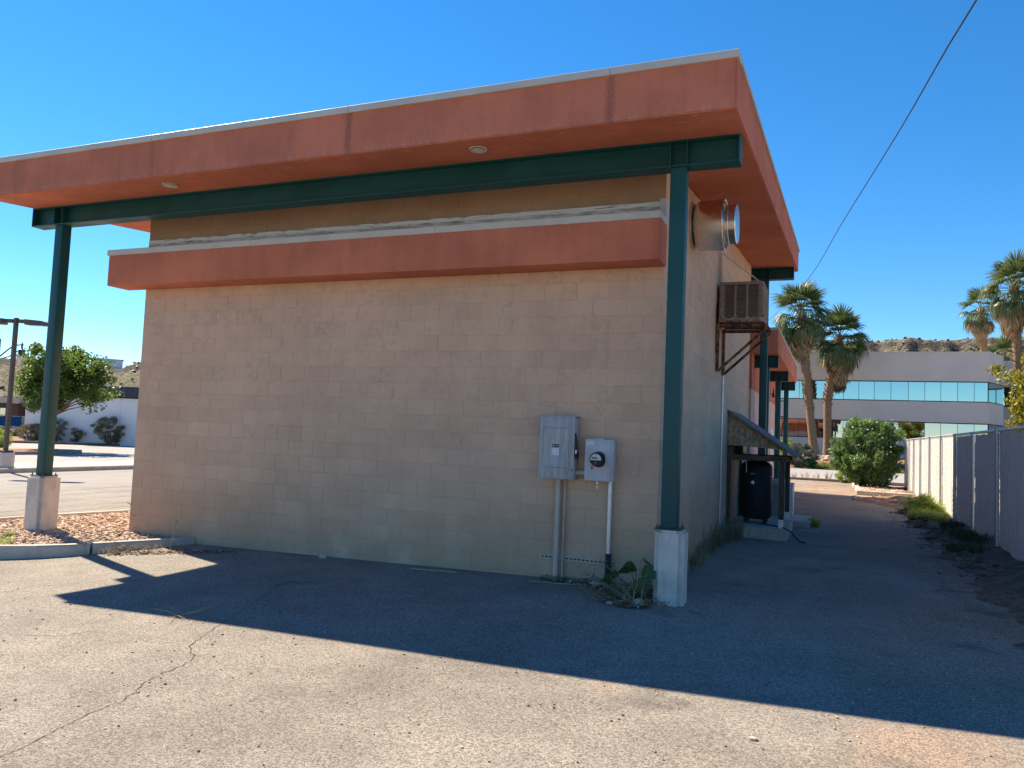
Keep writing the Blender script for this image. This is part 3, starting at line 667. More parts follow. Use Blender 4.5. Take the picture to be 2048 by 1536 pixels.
# ------------------------------------------------------------------ the low wing beyond
G = thing('low_wing', 'low terracotta and pink stucco wing with three teal T posts beyond the block building', 'building', (-4, 16, .2))
WX, WY0, WY1 = -.10, 11.05, 19.9
wm = MB().box(-8.2, WX, WY0, WY1, -.1, 3.172); obj('wall', wm, 'pink', G)
obj('upper_wall', MB().box(-8.203, WX+.003, WY0-.003, WY1+.003, 3.172, 4.06), 'stucco2', G)
wr = MB().bevel(-8.8, .50, 10.98, 20.6, 4.05, 4.60, .012, 2); WR = obj('roof', wr, 'stucco2', G, True, 40)
obj('coping', MB().bevel(-8.82, .525, 10.955, 11.12, 4.595, 4.665, .004), 'coping', WR); obj('coping', MB().bevel(.38, .525, 11.124, 20.62, 4.595, 4.645, .004), 'coping', WR)
for ty in (11.58, 15.95, 20.03):
    zb = 3.745
    mb = MB(); mb.bevel(-.5, .46, ty, ty+.2, zb, zb+.016, .003); mb.bevel(-.5, .46, ty, ty+.2, 4.036, 4.052, .003); mb.box(-.5, .455, ty+.09, ty+.105, zb+.014, 4.038)
    bo = obj('beam', mb, 'teal', G)
    for s in (.10, .265): obj('stiffener', MB().bevel(s-.005, s+.005, ty+.006, ty+.194, zb+.016, 4.036, .002), 'teal', bo)
    obj('end_plate', MB().bevel(.455, .468, ty-.002, ty+.202, zb-.001, 4.053, .002), 'teal', bo)
    obj('post', MB().bevel(.105, .26, ty+.02, ty+.18, .2, zb+.002, .010, 2), 'teal', G, True, 30)
for ly, lz in ((13.0, 3.42), (16.7, 3.42)):
    w = obj('wall_light', MB().lathe([(-.13, .012), (-.10, .045), (.0, .025), (.16, .008)], (WX+.10, ly, lz), 'z', 10), 'blackmetal', G, True)
    obj('bracket', MB().tube([(WX-.005, ly, lz-.02), (WX+.10, ly, lz-.02)], .012, 6), 'blackmetal', w)
dr = obj('door', MB().bevel(WX-.01, WX+.03, 16.9, 17.8, .25, 2.35, .006), 'steelwhite', G); obj('handle', MB().tube([(WX+.03, 17.0, 1.2), (WX+.09, 17.0, 1.2), (WX+.09, 17.12, 1.2)], .012, 6), 'galv', dr)
BLK = thing('roof_sun_blocker', 'unseen box added on the low wing roof to block sun from the fence', 'sun blocker', (-1.4, 11.9, 4.6))  # added out of view to keep sun off the near fence
obj('casing', MB().bevel(-2.6, -.42, 11.0, 13.2, 4.62, 7.7, .02, 2), 'steelwhite', BLK); obj('blocker_end', MB().bevel(-2.4, -.6, 13.2, 13.7, 5.6, 6.6, .03, 2), 'greygrille', BLK)
bs = thing('blade_sign', 'thin dark blade sign frame hung from the farthest teal post', 'sign', (.02, 20.1, 2.9))
obj('sign_panel', MB().bevel(-.12, -.03, 20.0, 20.06, 2.55, 3.55, .004), 'blackmetal', bs)
for z in (2.8, 3.35): obj('arm', MB().box(-.04, .11, 20.02, 20.05, z, z+.035), 'blackmetal', bs)

# ------------------------------------------------------------------ exhaust fan on the alley wall
F = thing('exhaust_fan', 'round spun metal exhaust fan high on the alley wall', 'exhaust fan', (.0, 1.75, 4.72))
fc = (0, 1.75, 4.725)
obj('curb', MB().lathe([(-.002, .30), (.03, .30), (.03, .24)], fc, 'x', 40), 'galv', F, True)
obj('housing', MB().lathe([(.02, .20), (.04, .27), (.08, .315), (.13, .332), (.42, .336), (.425, .31), (.40, .30)], fc, 'x', 56), 'spun', F, True, 30)
rim = MB(); pts = [(.425, fc[1]+.338*math.cos(t*math.pi/28), fc[2]+.338*math.sin(t*math.pi/28)) for t in range(57)]; rim.tube(pts, .011, 8, False); obj('rim', rim, 'spun', F, True)
obj('motor_drum', MB().lathe([(.25, .10), (.26, .262), (.465, .262), (.47, .268), (.485, .268), (.49, .262), (.575, .262), (.585, .25), (.588, .02)], fc, 'x', 56), 'spun', F, True, 30)

# ------------------------------------------------------------------ evaporative cooler on its rusty bracket
K = thing('evaporative_cooler', 'boxy tan evaporative cooler with louvred side hung on the alley wall', 'cooler', (.4, 4.5, 3.75))
cx0, cx1, cy0, cy1, cz0, cz1 = .045, .735, 4.10, 4.92, 3.775, 4.43
cab = MB()
for a in ((cx0, cx0+.07), (cx1-.07, cx1)): cab.bevel(a[0], a[1], cy0, cy1, cz0+.06, cz1-.05, .012, 2)
cab.bevel(cx0, cx1, cy0-.004, cy1+.004, cz1-.055, cz1, .02, 3); cab.bevel(cx0-.004, cx1+.004, cy0-.008, cy1+.008, cz0, cz0+.075, .008, 2); cab.box(cx0+.02, cx1-.02, cy1-.02, cy1, cz0+.05, cz1-.05)
obj('cabinet', cab, 'cooler', K, True, 40)
obj('interior', MB().box(cx0+.06, cx1-.06, cy0+.05, cy1-.03, cz0+.06, cz1-.06), 'void', K)
w3 = (cx1-cx0-.14)/3
for p in range(3):
    a = cx0+.07+p*w3; mb = MB()
    mb.box(a, a+.018, cy0+.004, cy0+.03, cz0+.075, cz1-.055); mb.box(a+w3-.018, a+w3, cy0+.0041, cy0+.03, cz0+.075, cz1-.055)
    for i in range(25):
        z = cz0+.085+i*(cz1-cz0-.15)/25; mb.add([(a+.018, cy0+.008, z), (a+w3-.018, cy0+.008, z), (a+w3-.018, cy0+.026, z+.018), (a+.018, cy0+.026, z+.018), (a+.018, cy0+.005, z+.005), (a+w3-.018, cy0+.005, z+.005)], [(0,1,2,3), (0,1,5,4), (4,5,2,3)])
    obj('louvre_panel', mb, 'cooler', K)
mb = MB()
for i in range(25):
    z = cz0+.085+i*(cz1-cz0-.15)/25; mb.add([(cx1-.004, cy0+.12, z), (cx1-.004, cy1-.12, z), (cx1+.006, cy1-.12, z+.012), (cx1+.006, cy0+.12, z+.012)], [(0,1,2,3)])
obj('louvre_panel', mb, 'cooler', K)
R_ = thing('cooler_bracket', 'rusty angle iron bracket with diagonal braces carrying the cooler', 'bracket', (.05, 4.5, 3.0))
for y in (4.13, 4.83):
    obj('leg', MB().bevel(.008, .055, y, y+.05, 2.98, 3.765, .004), 'rust', R_)
    obj('arm', MB().bevel(.056, .80, y+.002, y+.048, 3.70, 3.748, .004), 'rust', R_)
    a = Vector((.05, y+.025, 3.0)); c = Vector((.79, y+.025, 3.69)); d = (c-a).normalized(); n_ = Vector((-d.z, 0, d.x))
    vs = []
    for p in (a, c):
        for sx, sy in ((-.020, -.020), (.020, -.020), (.020, .020), (-.020, .020)): vs.append(p+n_*sx+Vector((0, sy, 0)))
    obj('brace', MB().add(vs, [(0,1,2,3),(7,6,5,4),(0,1,5,4),(1,2,6,5),(2,3,7,6),(3,0,4,7)]), 'rust', R_)
obj('rail', MB().bevel(.76, .80, 4.182, 4.828, 3.702, 3.746, .004), 'rust', R_); obj('drip_tray', MB().bevel(.06, .755, 4.185, 4.825, 3.75, 3.772, .004), 'rust', R_)
tag(obj('supply_line', MB().tube([(.0, 4.05, 4.93), (.03, 4.08, 4.94), (.10, 4.18, 4.90), (.28, 4.35, 4.77), (.45, 4.5, 4.65), (.58, 4.58, 4.55), (.66, 4.62, 4.43)], .011, 8), 'tanpipe', None, True), 'thin tan pipe arching from the alley wall down to the cooler', 'pipe')
tag(obj('wall_conduit', MB().tube([(.022, 4.95, 3.0), (.022, 4.95, 2.0), (.022, 4.95, .15)], .016, 8), 'galv', None, True), 'long grey conduit running down the alley wall below the cooler', 'conduit')
tag(obj('wall_tube', MB().tube([(.018, 4.03, 4.05), (.018, 4.03, 3.3), (.06, 3.98, 3.26)], .009, 6), 'black', None, True), 'thin black tube on the alley wall left of the cooler bracket', 'tube')

# ------------------------------------------------------------------ electrical boxes on the near wall
D = thing('disconnect_box', 'tall weathered grey disconnect switch box on the block wall', 'electrical box', (-1.15, 0, 1.34))
dx0, dx1, dz0, dz1 = -1.368, -.932, 1.342, 2.062
obj('body', MB().bevel(dx0+.006, dx1+.0, -.148, -.001, dz0+.004, dz1-.012, .006, 2), 'boxpaint', D, True, 40)
door = MB().bevel(dx0, dx1-.004, -.176, -.150, dz0, dz1, .007, 2); DO = obj('door', door, 'boxpaint', D, True, 40)
def rrect(x0, x1, z0, z1, r, n=5):
    p = []
    for cxx, czz, a in ((x1-r, z1-r, 0), (x0+r, z1-r, 90), (x0+r, z0+r, 180), (x1-r, z0+r, 270)):
        for i in range(n+1): t = math.radians(a+90*i/n); p.append((cxx+r*math.cos(t), czz+r*math.sin(t)))
    return p
def ringmesh(outer, inner, y0, y1):
    n = len(outer); vs = [(p[0], y0, p[1]) for p in outer]+[(p[0], y1, p[1]) for p in inner]
    return vs, [(i, (i+1) % n, n+(i+1) % n, n+i) for i in range(n)]
e0, e1, e2, e3 = (rrect(dx0+.035+k, dx1-.065-k, dz0+.125+k, dz1-.12-k, .03) for k in (0, .008, .016, .024))
mb = MB()
for a, b_, ya, yb in ((e0, e1, -.1755, -.186), (e1, e2, -.186, -.186), (e2, e3, -.186, -.180)): v, f = ringmesh(a, b_, ya, yb); mb.add(v, f)
mb.add([(p[0], -.180, p[1]) for p in e3], [tuple(range(len(e3)))]); obj('raised_panel', mb, 'boxpaint', DO)
obj('drip_hood', MB().bevel(dx0-.004, dx1+.001, -.182, -.002, dz1-.004, dz1+.010, .003), 'boxpaint', D)
lx, lz = -1.205, 1.615
LB = obj('label', MB().box(lx, lx+.085, -.1825, -.1805, lz, lz+.128), 'white', DO)
obj('label_header', MB().box(lx+.001, lx+.084, -.1835, -.1826, lz+.090, lz+.127), 'blackpaint', LB)
obj('emblem', MB().add(*(lambda p: ([(a, -.1842, c) for a, c in p], [tuple(range(len(p)))]))([(lx+.020+.015*math.cos(t*math.pi/6), lz+.109+.011*math.sin(t*math.pi/6)) for t in range(12)])), 'yellow', LB)
obj('emblem_bar', MB().box(lx+.010, lx+.030, -.1850, -.1844, lz+.106, lz+.111), 'blackpaint', LB)
pr = MB(); pr.box(lx+.045, lx+.078, -.1842, -.1838, lz+.112, lz+.118); pr.box(lx+.045, lx+.078, -.1842, -.1838, lz+.100, lz+.106)
for i in range(9):
    zz = lz+.008+i*.0085; pr.box(lx+.006, lx+random.uniform(.03, .038), -.1832, -.1828, zz, zz+.003); pr.box(lx+.045, lx+random.uniform(.068, .08), -.1832, -.1828, zz, zz+.003)
obj('print', pr, 'ink', LB); obj('print', MB().box(lx+.002, lx+.083, -.1833, -.1828, lz+.083, lz+.088), 'red', LB)
hd = MB(); hd.bevel(dx1+.0, dx1+.028, -.165, -.10, 1.58, 1.66, .006, 2); hd.tube([(dx1+.020, -.17, 1.62), (dx1+.022, -.19, 1.72), (dx1+.020, -.195, 1.80), (dx1+.012, -.19, 1.875)], [.020, .016, .013, .010], 8)
HD = obj('switch_handle', hd, 'black', D, True); obj('handle_tip', MB().bevel(dx1+.018, dx1+.038, -.215, -.20, 1.645, 1.685, .004), 'white', HD)
obj('padlock_tab', MB().box(dx1-.025, dx1-.019, -.184, -.175, 1.44, 1.465), 'black', DO)

E_ = thing('meter_box', 'pale grey meter socket box with round glass electric meter', 'electric meter', (-.65, 0, 1.34))
mx0, mx1, mz0, mz1 = -.818, -.484, 1.342, 1.818
obj('body', MB().bevel(mx0, mx1, -.142, -.001, mz0, mz1, .007, 2), 'meterpaint', E_, True, 40)
obj('cover', MB().bevel(mx0+.004, mx1-.030, -.152, -.1425, mz0+.006, mz1-.014, .004, 2), 'meterpaint', E_, True, 40)
obj('hub', MB().bevel(-.715, -.61, -.11, -.03, mz1-.002, mz1+.012, .004), 'galv', E_)
mc = (-.648, -.15, 1.592)
obj('ring', MB().lathe([(.002, .094), (-.018, .092), (-.022, .086), (-.004, .082)], mc, 'y', 36), 'galv', E_, True)
GL = obj('meter', MB().lathe([(.0, .083), (-.10, .079), (-.118, .070), (-.122, .02)], mc, 'y', 40), 'black', E_, True, 40)
fp = [(mc[0]+.062*math.cos(math.radians(a)), mc[2]+.062*math.sin(math.radians(a))) for a in range(-8, 189, 14)]
obj('dial_plate', MB().add([(a, -.2735, c) for a, c in fp], [tuple(range(len(fp)))]), 'dialface', GL)
obj('display', MB().box(mc[0]-.046, mc[0]+.012, -.2755, -.274, mc[2]+.006, mc[2]+.026), 'blackpaint', GL)
pr = MB(); 
for i in range(6): pr.box(mc[0]-.042+i*.008, mc[0]-.037+i*.008, -.2765, -.2758, mc[2]+.011, mc[2]+.021)
pr.box(mc[0]-.012, mc[0]+.016, -.2745, -.2740, mc[2]+.042, mc[2]+.046); pr.box(mc[0]+.02, mc[0]+.028, -.2745, -.2740, mc[2]+.012, mc[2]+.018); pr.box(mc[0]+.034, mc[0]+.042, -.2745, -.2740, mc[2]+.012, mc[2]+.018)
obj('print', pr, 'ink', GL)
obj('port', MB().tube([(mc[0]-.004+.011*math.cos(t*math.pi/8), -.2745, mc[2]-.036+.011*math.sin(t*math.pi/8)) for t in range(17)], .002, 5, False), 'ink', GL)
LB2 = obj('label', MB().box(mx0+.018, mx0+.102, -.1535, -.1522, mz1-.062, mz1-.028), 'white', E_)
pr = MB()
for i in range(3): pr.box(mx0+.026, mx0+.094, -.1542, -.1537, mz1-.056+i*.009, mz1-.053+i*.009)
obj('print', pr, 'ink', LB2)
obj('seal_tag', MB().bevel(-.735, -.717, -.159, -.1525, 1.475, 1.512, .002), 'red', E_)
for sx in (mx0+.012, mx1-.038):
    for sz in (mz0+.016, mz1-.024): obj('screw', MB().lathe([(0, .005), (-.003, .005), (-.004, .002)], (sx, -.152, sz), 'y', 8), 'galv', E_)
for sz in (dz0+.10, dz1-.10): obj('hinge', MB().tube([(dx0-.004, -.160, sz-.03), (dx0-.004, -.160, sz+.03)], .006, 8), 'boxpaint', D)
lk = obj('lock', MB().bevel(-.670, -.650, -.150, -.12, mz0-.035, mz0+.004, .004), 'galv', E_); obj('seal', MB().bevel(-.668, -.650, -.152, -.146, mz0-.082, mz0-.045, .003), 'white', lk)
tag(obj('nipple_pipe', MB().tube([(dx1-.01, -.07, 1.425), (mx0+.01, -.07, 1.425)], .030, 14), 'tanpipe', None, True), 'short tan pipe joining the two electrical boxes', 'pipe')
tag(obj('thick_conduit', MB().tube([(-1.152, -.052, 1.345), (-1.152, -.052, .13)], .031, 16), 'tanpipe', None, True), 'thick tan conduit dropping from the disconnect box to the ground', 'conduit')
tag(obj('ground_conduit', MB().tube([(-1.078, -.034, 1.345), (-1.078, -.034, .13)], .011, 10), 'tanpipe', None, True), 'thin tan conduit beside the thick one under the disconnect box', 'conduit')
P_ = thing('meter_conduit', 'bare metal conduit with blue black tape wrap under the meter', 'conduit', (-.527, -.058, .13))
obj('pipe', MB().tube([(-.527, -.058, 1.345), (-.527, -.058, .12)], .0295, 16), 'galv', P_, True)
mb = MB(); pf = []
for i in range(40): z = .12+i*.0105; pf += [(z, .0325+.0015*random.random()), (z+.0085, .0345+.002*random.random())]
obj('tape_wrap', mb.lathe([(a, r) for a, r in pf], (-.527, -.058, 0), 'z', 16), 'tape', P_, True)
U = thing('strut_channel', 'slotted tan steel strut fixed low across the wall behind the conduits', 'strut', (-.91, -.01, .43))
mb = MB(); mb.box(-1.368, -.452, -.022, -.002, .402, .408); mb.box(-1.368, -.452, -.022, -.002, .444, .450); mb.box(-1.368, -.452, -.006, -.001, .408, .444); mb.box(-1.368, -.452, -.022, -.019, .408, .415); mb.box(-1.368, -.452, -.022, -.019, .437, .444)
obj('channel', mb, 'tanpipe', U); mb = MB()
for k in range(18): mb.box(-1.35+k*.05, -1.32+k*.05, -.0075, -.0062, .419, .433)
stuff(obj('slot_shade', mb, 'void', U))  # dark boxes painted in for the shade inside the channel holes
for x in (-1.152, -1.078, -.527): obj('clamp', MB().bevel(x-.045 if x != -1.078 else x-.02, x+.045 if x != -1.078 else x+.02, -.028, -.0225, .405, .447, .003), 'tanpipe', U)

# ------------------------------------------------------------------ lean-to shelter, tank, condenser
ped = structure('concrete_pad', MB().bevel(.012, 1.05, 5.78, 8.0, .0, .365, .015, 2), 'kerb', 'rough concrete pad under the lean-to shelter')
LT = thing('lean_to_shelter', 'weathered timber lean-to with chipboard gable against the alley wall', 'shelter', (.5, 6.9, .37))
YA, YB = 5.90, 7.85
def lz(x): return 2.43-.668*x
for y in (YA+.02, YB-.09):
    po = obj('post', MB().bevel(.90, .985, y, y+.085, .44, 1.62, .005), 'woodz', LT); obj('post_bracket', MB().bevel(.895, .99, y-.004, y+.089, .367, .52, .003), 'galv', po)
    obj('cross_beam', MB().bevel(.012, 1.03, y-.042, y-.002, 1.535, 1.632, .005), 'woodx', LT)
    obj('wall_post', MB().bevel(.012, .06, y, y+.08, .37, 2.38, .004), 'woodz', LT)
obj('header', MB().bevel(.905, .98, YA+.11, YB-.095, 1.53, 1.62, .005), 'woodz', LT)
for y in (YA, YB-.02):
    obj('gable_panel', MB().prism([(.012, lz(.012)-.025), (.012, 1.80), (.60, 1.775), (.98, 1.74), (1.0, lz(1.0)-.02)], y-.012, y, 'y'), 'osb', LT)
obj('roof_deck', MB().prism([(.012, lz(.012)-.022), (1.17, lz(1.17)-.022), (1.17, lz(1.17)+.0), (.012, lz(.012)+.0)], YA-.10, YB+.1, 'y'), 'osb', LT)
obj('roofing', MB().prism([(.010, lz(.010)+.002), (1.19, lz(1.19)+.002), (1.19, lz(1.19)+.014), (.010, lz(.010)+.014)], YA-.115, YB+.115, 'y'), 'roofing', LT)
T_ = thing('storage_tank', 'large black upright tank standing under the lean-to', 'tank', (.44, 6.75, .37))
tc = (.44, 6.78, .44)
obj('shell', MB().lathe([(-.0, .20), (.03, .26), (.10, .29), (.95, .29), (1.02, .262), (1.07, .19), (1.09, .03)], tc, 'z', 40), 'blackpaint', T_, True)
for a in (40, 140, 220, 320): obj('foot', MB().bevel(tc[0]+.22*math.cos(math.radians(a))-.035, tc[0]+.22*math.cos(math.radians(a))+.035, tc[1]+.22*math.sin(math.radians(a))-.035, tc[1]+.22*math.sin(math.radians(a))+.035, .366, .47, .005), 'blackpaint', T_)
vl = obj('valve', MB().tube([(.36, 6.49, 1.28), (.36, 6.42, 1.28), (.44, 6.40, 1.29)], .015, 8), 'galv', T_, True); obj('gauge', MB().lathe([(0, .035), (-.02, .035), (-.024, .01)], (.40, 6.47, 1.12), 'y', 16), 'galv', T_, True)
obj('feed_pipe', MB().tube([(.28, 6.52, 1.30), (.28, 6.50, 1.52), (.30, 6.55, 1.85), (.20, 6.7, 2.0)], .012, 8), 'galv', T_, True)
tag(obj('control_box', MB().bevel(.02, .16, 7.0, 7.5, 1.62, 2.0, .01, 2), 'teal', None, True), 'small teal control box on the wall inside the lean-to', 'box')
tag(obj('hose', MB().tube([(.55, 6.3, .39), (.8, 6.05, .40), (1.0, 5.9, .385), (1.12, 5.85, .33), (1.2, 5.82, .24), (1.28, 5.75, g(1.28, 5.75)+.015), (1.36, 5.66, g(1.36, 5.66)+.015)], .012, 8), 'black', None, True), 'black hose trailing off the pad onto the asphalt', 'hose')
structure('condenser_pad', MB().bevel(.02, 1.36, 8.35, 10.0-.12, .0, .30, .012, 2), 'kerb', 'low concrete pad under the condenser units')
def condenser(name, label, x0, x1, y0, y1, z0, z1):
    c = thing(name, label, 'condenser', ((x0+x1)/2, (y0+y1)/2, z0), 'condenser units by the alley wall')
    obj('casing', MB().bevel(x0, x1, y0, y1, z0, z1, .02, 3), 'steelwhite', c, True, 40); obj('top_cover', MB().bevel(x0-.01, x1+.01, y0-.01, y1+.01, z1-.002, z1+.03, .01, 2), 'steelwhite', c)
    mb = MB(); k = int((x1-x0-.16)/.022)
    for i in range(k): mb.box(x0+.12+i*.022, x0+.13+i*.022, y0-.006, y0-.001, z0+.06, z1-.05)
    obj('coil_grille', mb, 'greygrille', c); obj('service_panel', MB().bevel(x0+.012, x0+.11, y0-.008, y0-.001, z0+.05, z1-.04, .003), 'steelwhite', c)
    obj('fan_guard', MB().lathe([(0, .05), (.006, .2), (.012, .21), (.0, .22)], ((x0+x1)/2, (y0+y1)/2, z1+.03), 'z', 24), 'greygrille', c); return c
condenser('condenser_unit', 'off-white condenser unit on a low pad behind the lean-to posts', .50, .93, 8.5, 9.05, .302, 1.08)
condenser('condenser_unit', 'farther off-white condenser unit half hidden behind the nearer one', .50, .98, 9.2, 9.8, .302, .98)

# ------------------------------------------------------------------ chain link fence with privacy slats
FX = 4.30
FN = thing('chain_link_fence', 'long chain link fence with white privacy slats along the alley', 'fence', (FX, 12, .3))
py_ = [24.6, 23.0, 21.2, 18.85, 16.25, 13.66, 11.18, 8.72, 6.21, 3.75, 1.3, -1.15]
zt = 2.225
pm = MB().lathe([(-.1, .034), (1.965, .034), (1.968, .038), (1.985, .038), (1.995, .02), (2.0, .004)], (0, 0, 0), 'z', 12).mesh('post', 'galv', True)
for y in py_: inst('post', pm, (FX-.035, y, .25), (0, 0, 0), (1, 1, 1), FN)
for a, b_ in zip(py_[:-1], py_[1:]):
    obj('top_rail', MB().tube([(FX-.01, a-.012, zt), (FX-.01, b_+.012, zt)], .026, 10), 'galv', FN, True)
    z0, z1 = .27, zt-.045; n = int((a-b_-.12)/.1); mb = MB()
    vs_ = []; tone_ = []
    for i in range(n+1):       # overlapping slats: each face set a little proud or back of its neighbour
        y = b_+.045+i*.1; x_ = FX+.0035*(1 if i % 2 else -1)+random.gauss(0, .0008); dz = random.uniform(-.010, .010)
        vs_ += [(x_, y, z0), (x_, y, z1+dz), (x_+random.gauss(0, .0015), y+.097, z0), (x_+random.gauss(0, .0015), y+.097, z1+dz)]
    mb.add(vs_, [(4*i, 4*i+2, 4*i+3, 4*i+1) for i in range(n+1)]+[(4*i+2, 4*i+4, 4*i+5, 4*i+3) for i in range(n)])
    stuff(obj('slat_panel', mb, 'slat', FN))
    mb = MB(); s = .11; w = .0024; hh = z1+.03-z0; y0, y1 = b_+.02, a-.02
    k = -int(hh/s)-1
    while y0+k*s*1. < y1:
        for sgn in (1, -1):
            # a wire of slope +-1 clipped to the bay
            ya, za = (y0+k*s, z0) if sgn == 1 else (y0+k*s+hh, z0); yb, zb = (ya+hh, z1+.03) if sgn == 1 else (ya-hh, z1+.03)
            t0, t1 = 0., 1.; dy = yb-ya
            ta, tb = (y0-ya)/dy, (y1-ya)/dy; lo, hi = min(ta, tb), max(ta, tb); t0, t1 = max(0, lo), min(1, hi)
            if t1-t0 < .01: continue
            A = Vector((FX-.024, ya+dy*t0, za+(zb-za)*t0)); C = Vector((FX-.024, ya+dy*t1, za+(zb-za)*t1)); d = (C-A).normalized(); n_ = Vector((0, -d.z, d.y))*w
            mb.add([A+n_, A-n_, A+Vector((-w, 0, 0)), C+n_, C-n_, C+Vector((-w, 0, 0))], [(0,2,5,3), (2,1,4,5), (1,0,3,4)], .5)
        k += 1
    stuff(obj('wire_mesh', mb, 'zinc', FN))

# ------------------------------------------------------------------ office building across the lane
OB = thing('office_building', 'grey office building with two mirrored ribbon window bands', 'building', (0, 58, 1.1))
OY, OX1 = 52.0, 11.24
zs = [(1.0, 2.46), (3.82, 5.24), (6.66, 8.66)]
poly = [(-32, OY), (OX1, OY), (12.62, OY+3), (12.62, OY+22), (-32, OY+22)]
pin = [(-31.7, OY+.16), (OX1-.05, OY+.16), (12.46, OY+3.04), (12.46, OY+21.8), (-31.7, OY+21.8)]
for a, b_ in zs: obj('spandrel', MB().prism(poly, a, b_, 'z'), 'office', OB)
obj('core', MB().prism(pin, 1.2, 8.4, 'z'), 'officed', OB)
for z in (2.46, 3.76, 5.24, 6.60): obj('window_trim', MB().prism([(p[0], p[1]+(.05 if p[1] < OY+4 else 0)) for p in poly], z-.002, z+.06, 'z'), 'officed', OB)
px = [-31.5+i*1.02 for i in range(30)]+[-.75, .0, 1.25, 2.24, 3.25, 4.25, 5.32, 6.42, 7.44, 8.42, 9.43, 10.42, 11.22]
for za, zb, mt in ((2.53, 3.75, 'mirrord'), (5.31, 6.59, 'mirror')):
    for a, b_ in zip(px[:-1], px[1:]):
        if b_-a < .2: continue
        t = random.gauss(0, .005); u = random.gauss(0, .004)
        mb = MB().add([(a+.014, OY+.10-t, za), (b_-.014, OY+.10+t, za), (b_-.014, OY+.10+t+u, zb), (a+.014, OY+.10-t+u, zb)], [(0,1,2,3)]); obj('pane', mb, mt, OB)
    mb = MB().add([(11.27, OY+.12, za), (12.57, OY+2.95, za), (12.57, OY+2.95, zb), (11.27, OY+.12, zb)], [(0,1,2,3)]); obj('pane', mb, mt, OB)
obj('parapet_cap', MB().prism([(p[0]*1.0005, p[1]-.03 if p[1] == OY else p[1]) for p in poly], 8.661, 8.71, 'z'), 'office', OB)
ob2 = thing('rear_office_block', 'lower grey office block stepping back at the right end', 'building', (18, 66, 1.1))
obj('wall', MB().box(12.66, 30, 60, 76, 1., 8.9), 'office', ob2)
obj('window_trim', MB().box(13.2, 29.5, 59.9, 59.995, 5.4, 6.9), 'officed', ob2)
for i in range(12): obj('pane', MB().box(13.3+i*1.33, 14.55+i*1.33, 59.86, 59.898, 5.5, 6.8), 'mirror', ob2)

# ------------------------------------------------------------------ left side: street buildings, lamps, cars
WB = thing('white_building', 'low white wall building with dark parapet across the far street', 'building', (-42, 32, 0))
ux, uy = .921, .390; O = Vector((-48.9, 27.35, 0))
def wp(s, d, z): return (O.x+ux*s-uy*d, O.y+uy*s+ux*d, z)
def wbox(mb, s0, s1, d0, d1, z0, z1):
    v = [wp(s, d, z) for z in (z0, z1) for s, d in ((s0, d0), (s1, d0), (s1, d1), (s0, d1))]; return mb.add(v, [(3,2,1,0),(4,5,6,7),(0,1,5,4),(1,2,6,5),(2,3,7,6),(3,0,4,7)])
obj('wall', wbox(MB(), 0, 26, 0, 14, -.1, 3.2), 'whitewall', WB); obj('parapet', wbox(MB(), 3.2, 26.1, -.12, 13.9, 3.205, 3.93), 'darkroof', WB); obj('parapet_trim', wbox(MB(), 3.1, 26.2, -.16, 13.8, 3.14, 3.202), 'blackpaint', WB)
for s in (6.4, 12.8, 19.): obj('wall_joint', wbox(MB(), s, s+.03, -.006, .01, 0, 3.1), 'office', WB)
BR = thing('brown_building', 'two storey brown clad building with beige eave at the far left', 'building', (-76, 48, 0))
def lbox(mb, c, ax, s0, s1, d0, d1, z0, z1):
    bx, by = -ax[1], ax[0]; v = [(c[0]+ax[0]*s+bx*d, c[1]+ax[1]*s+by*d, z) for z in (z0, z1) for s, d in ((s0, d0), (s1, d0), (s1, d1), (s0, d1))]
    return mb.add(v, [(3,2,1,0),(4,5,6,7),(0,1,5,4),(1,2,6,5),(2,3,7,6),(3,0,4,7)])
c0, ax = (-78, 38.4), (.93, .37)
obj('wall', lbox(MB(), c0, ax, 0, 8.6, 0, 8, -.2, 2.75), 'brown', BR); obj('eave', lbox(MB(), c0, ax, -.5, 9.1, -.6, 8.5, 2.76, 3.35), 'beige', BR)
for s in (1.2, 3.4, 6.3):
    w = obj('window', lbox(MB(), c0, ax, s, s+1.25, -.04, .02, 1.35, 2.35), 'officed', BR)
    for k in (0, 1): obj('pane', lbox(MB(), c0, ax, s+.06+k*.58, s+.58+k*.58, -.06, -.042, 1.42, 2.28), 'mirrord', w)
w = obj('shop_window', lbox(MB(), c0, ax, 5.8, 7.6, -.04, .02, .1, 1.0), 'officed', BR)
for k in range(3): obj('pane', lbox(MB(), c0, ax, 5.86+k*.58, 6.38+k*.58, -.06, -.042, .2, .95), 'mirror', w)
obj('string_course', lbox(MB(), c0, ax, -.02, 8.62, -.03, 0, 1.1, 1.2), 'beige', BR)

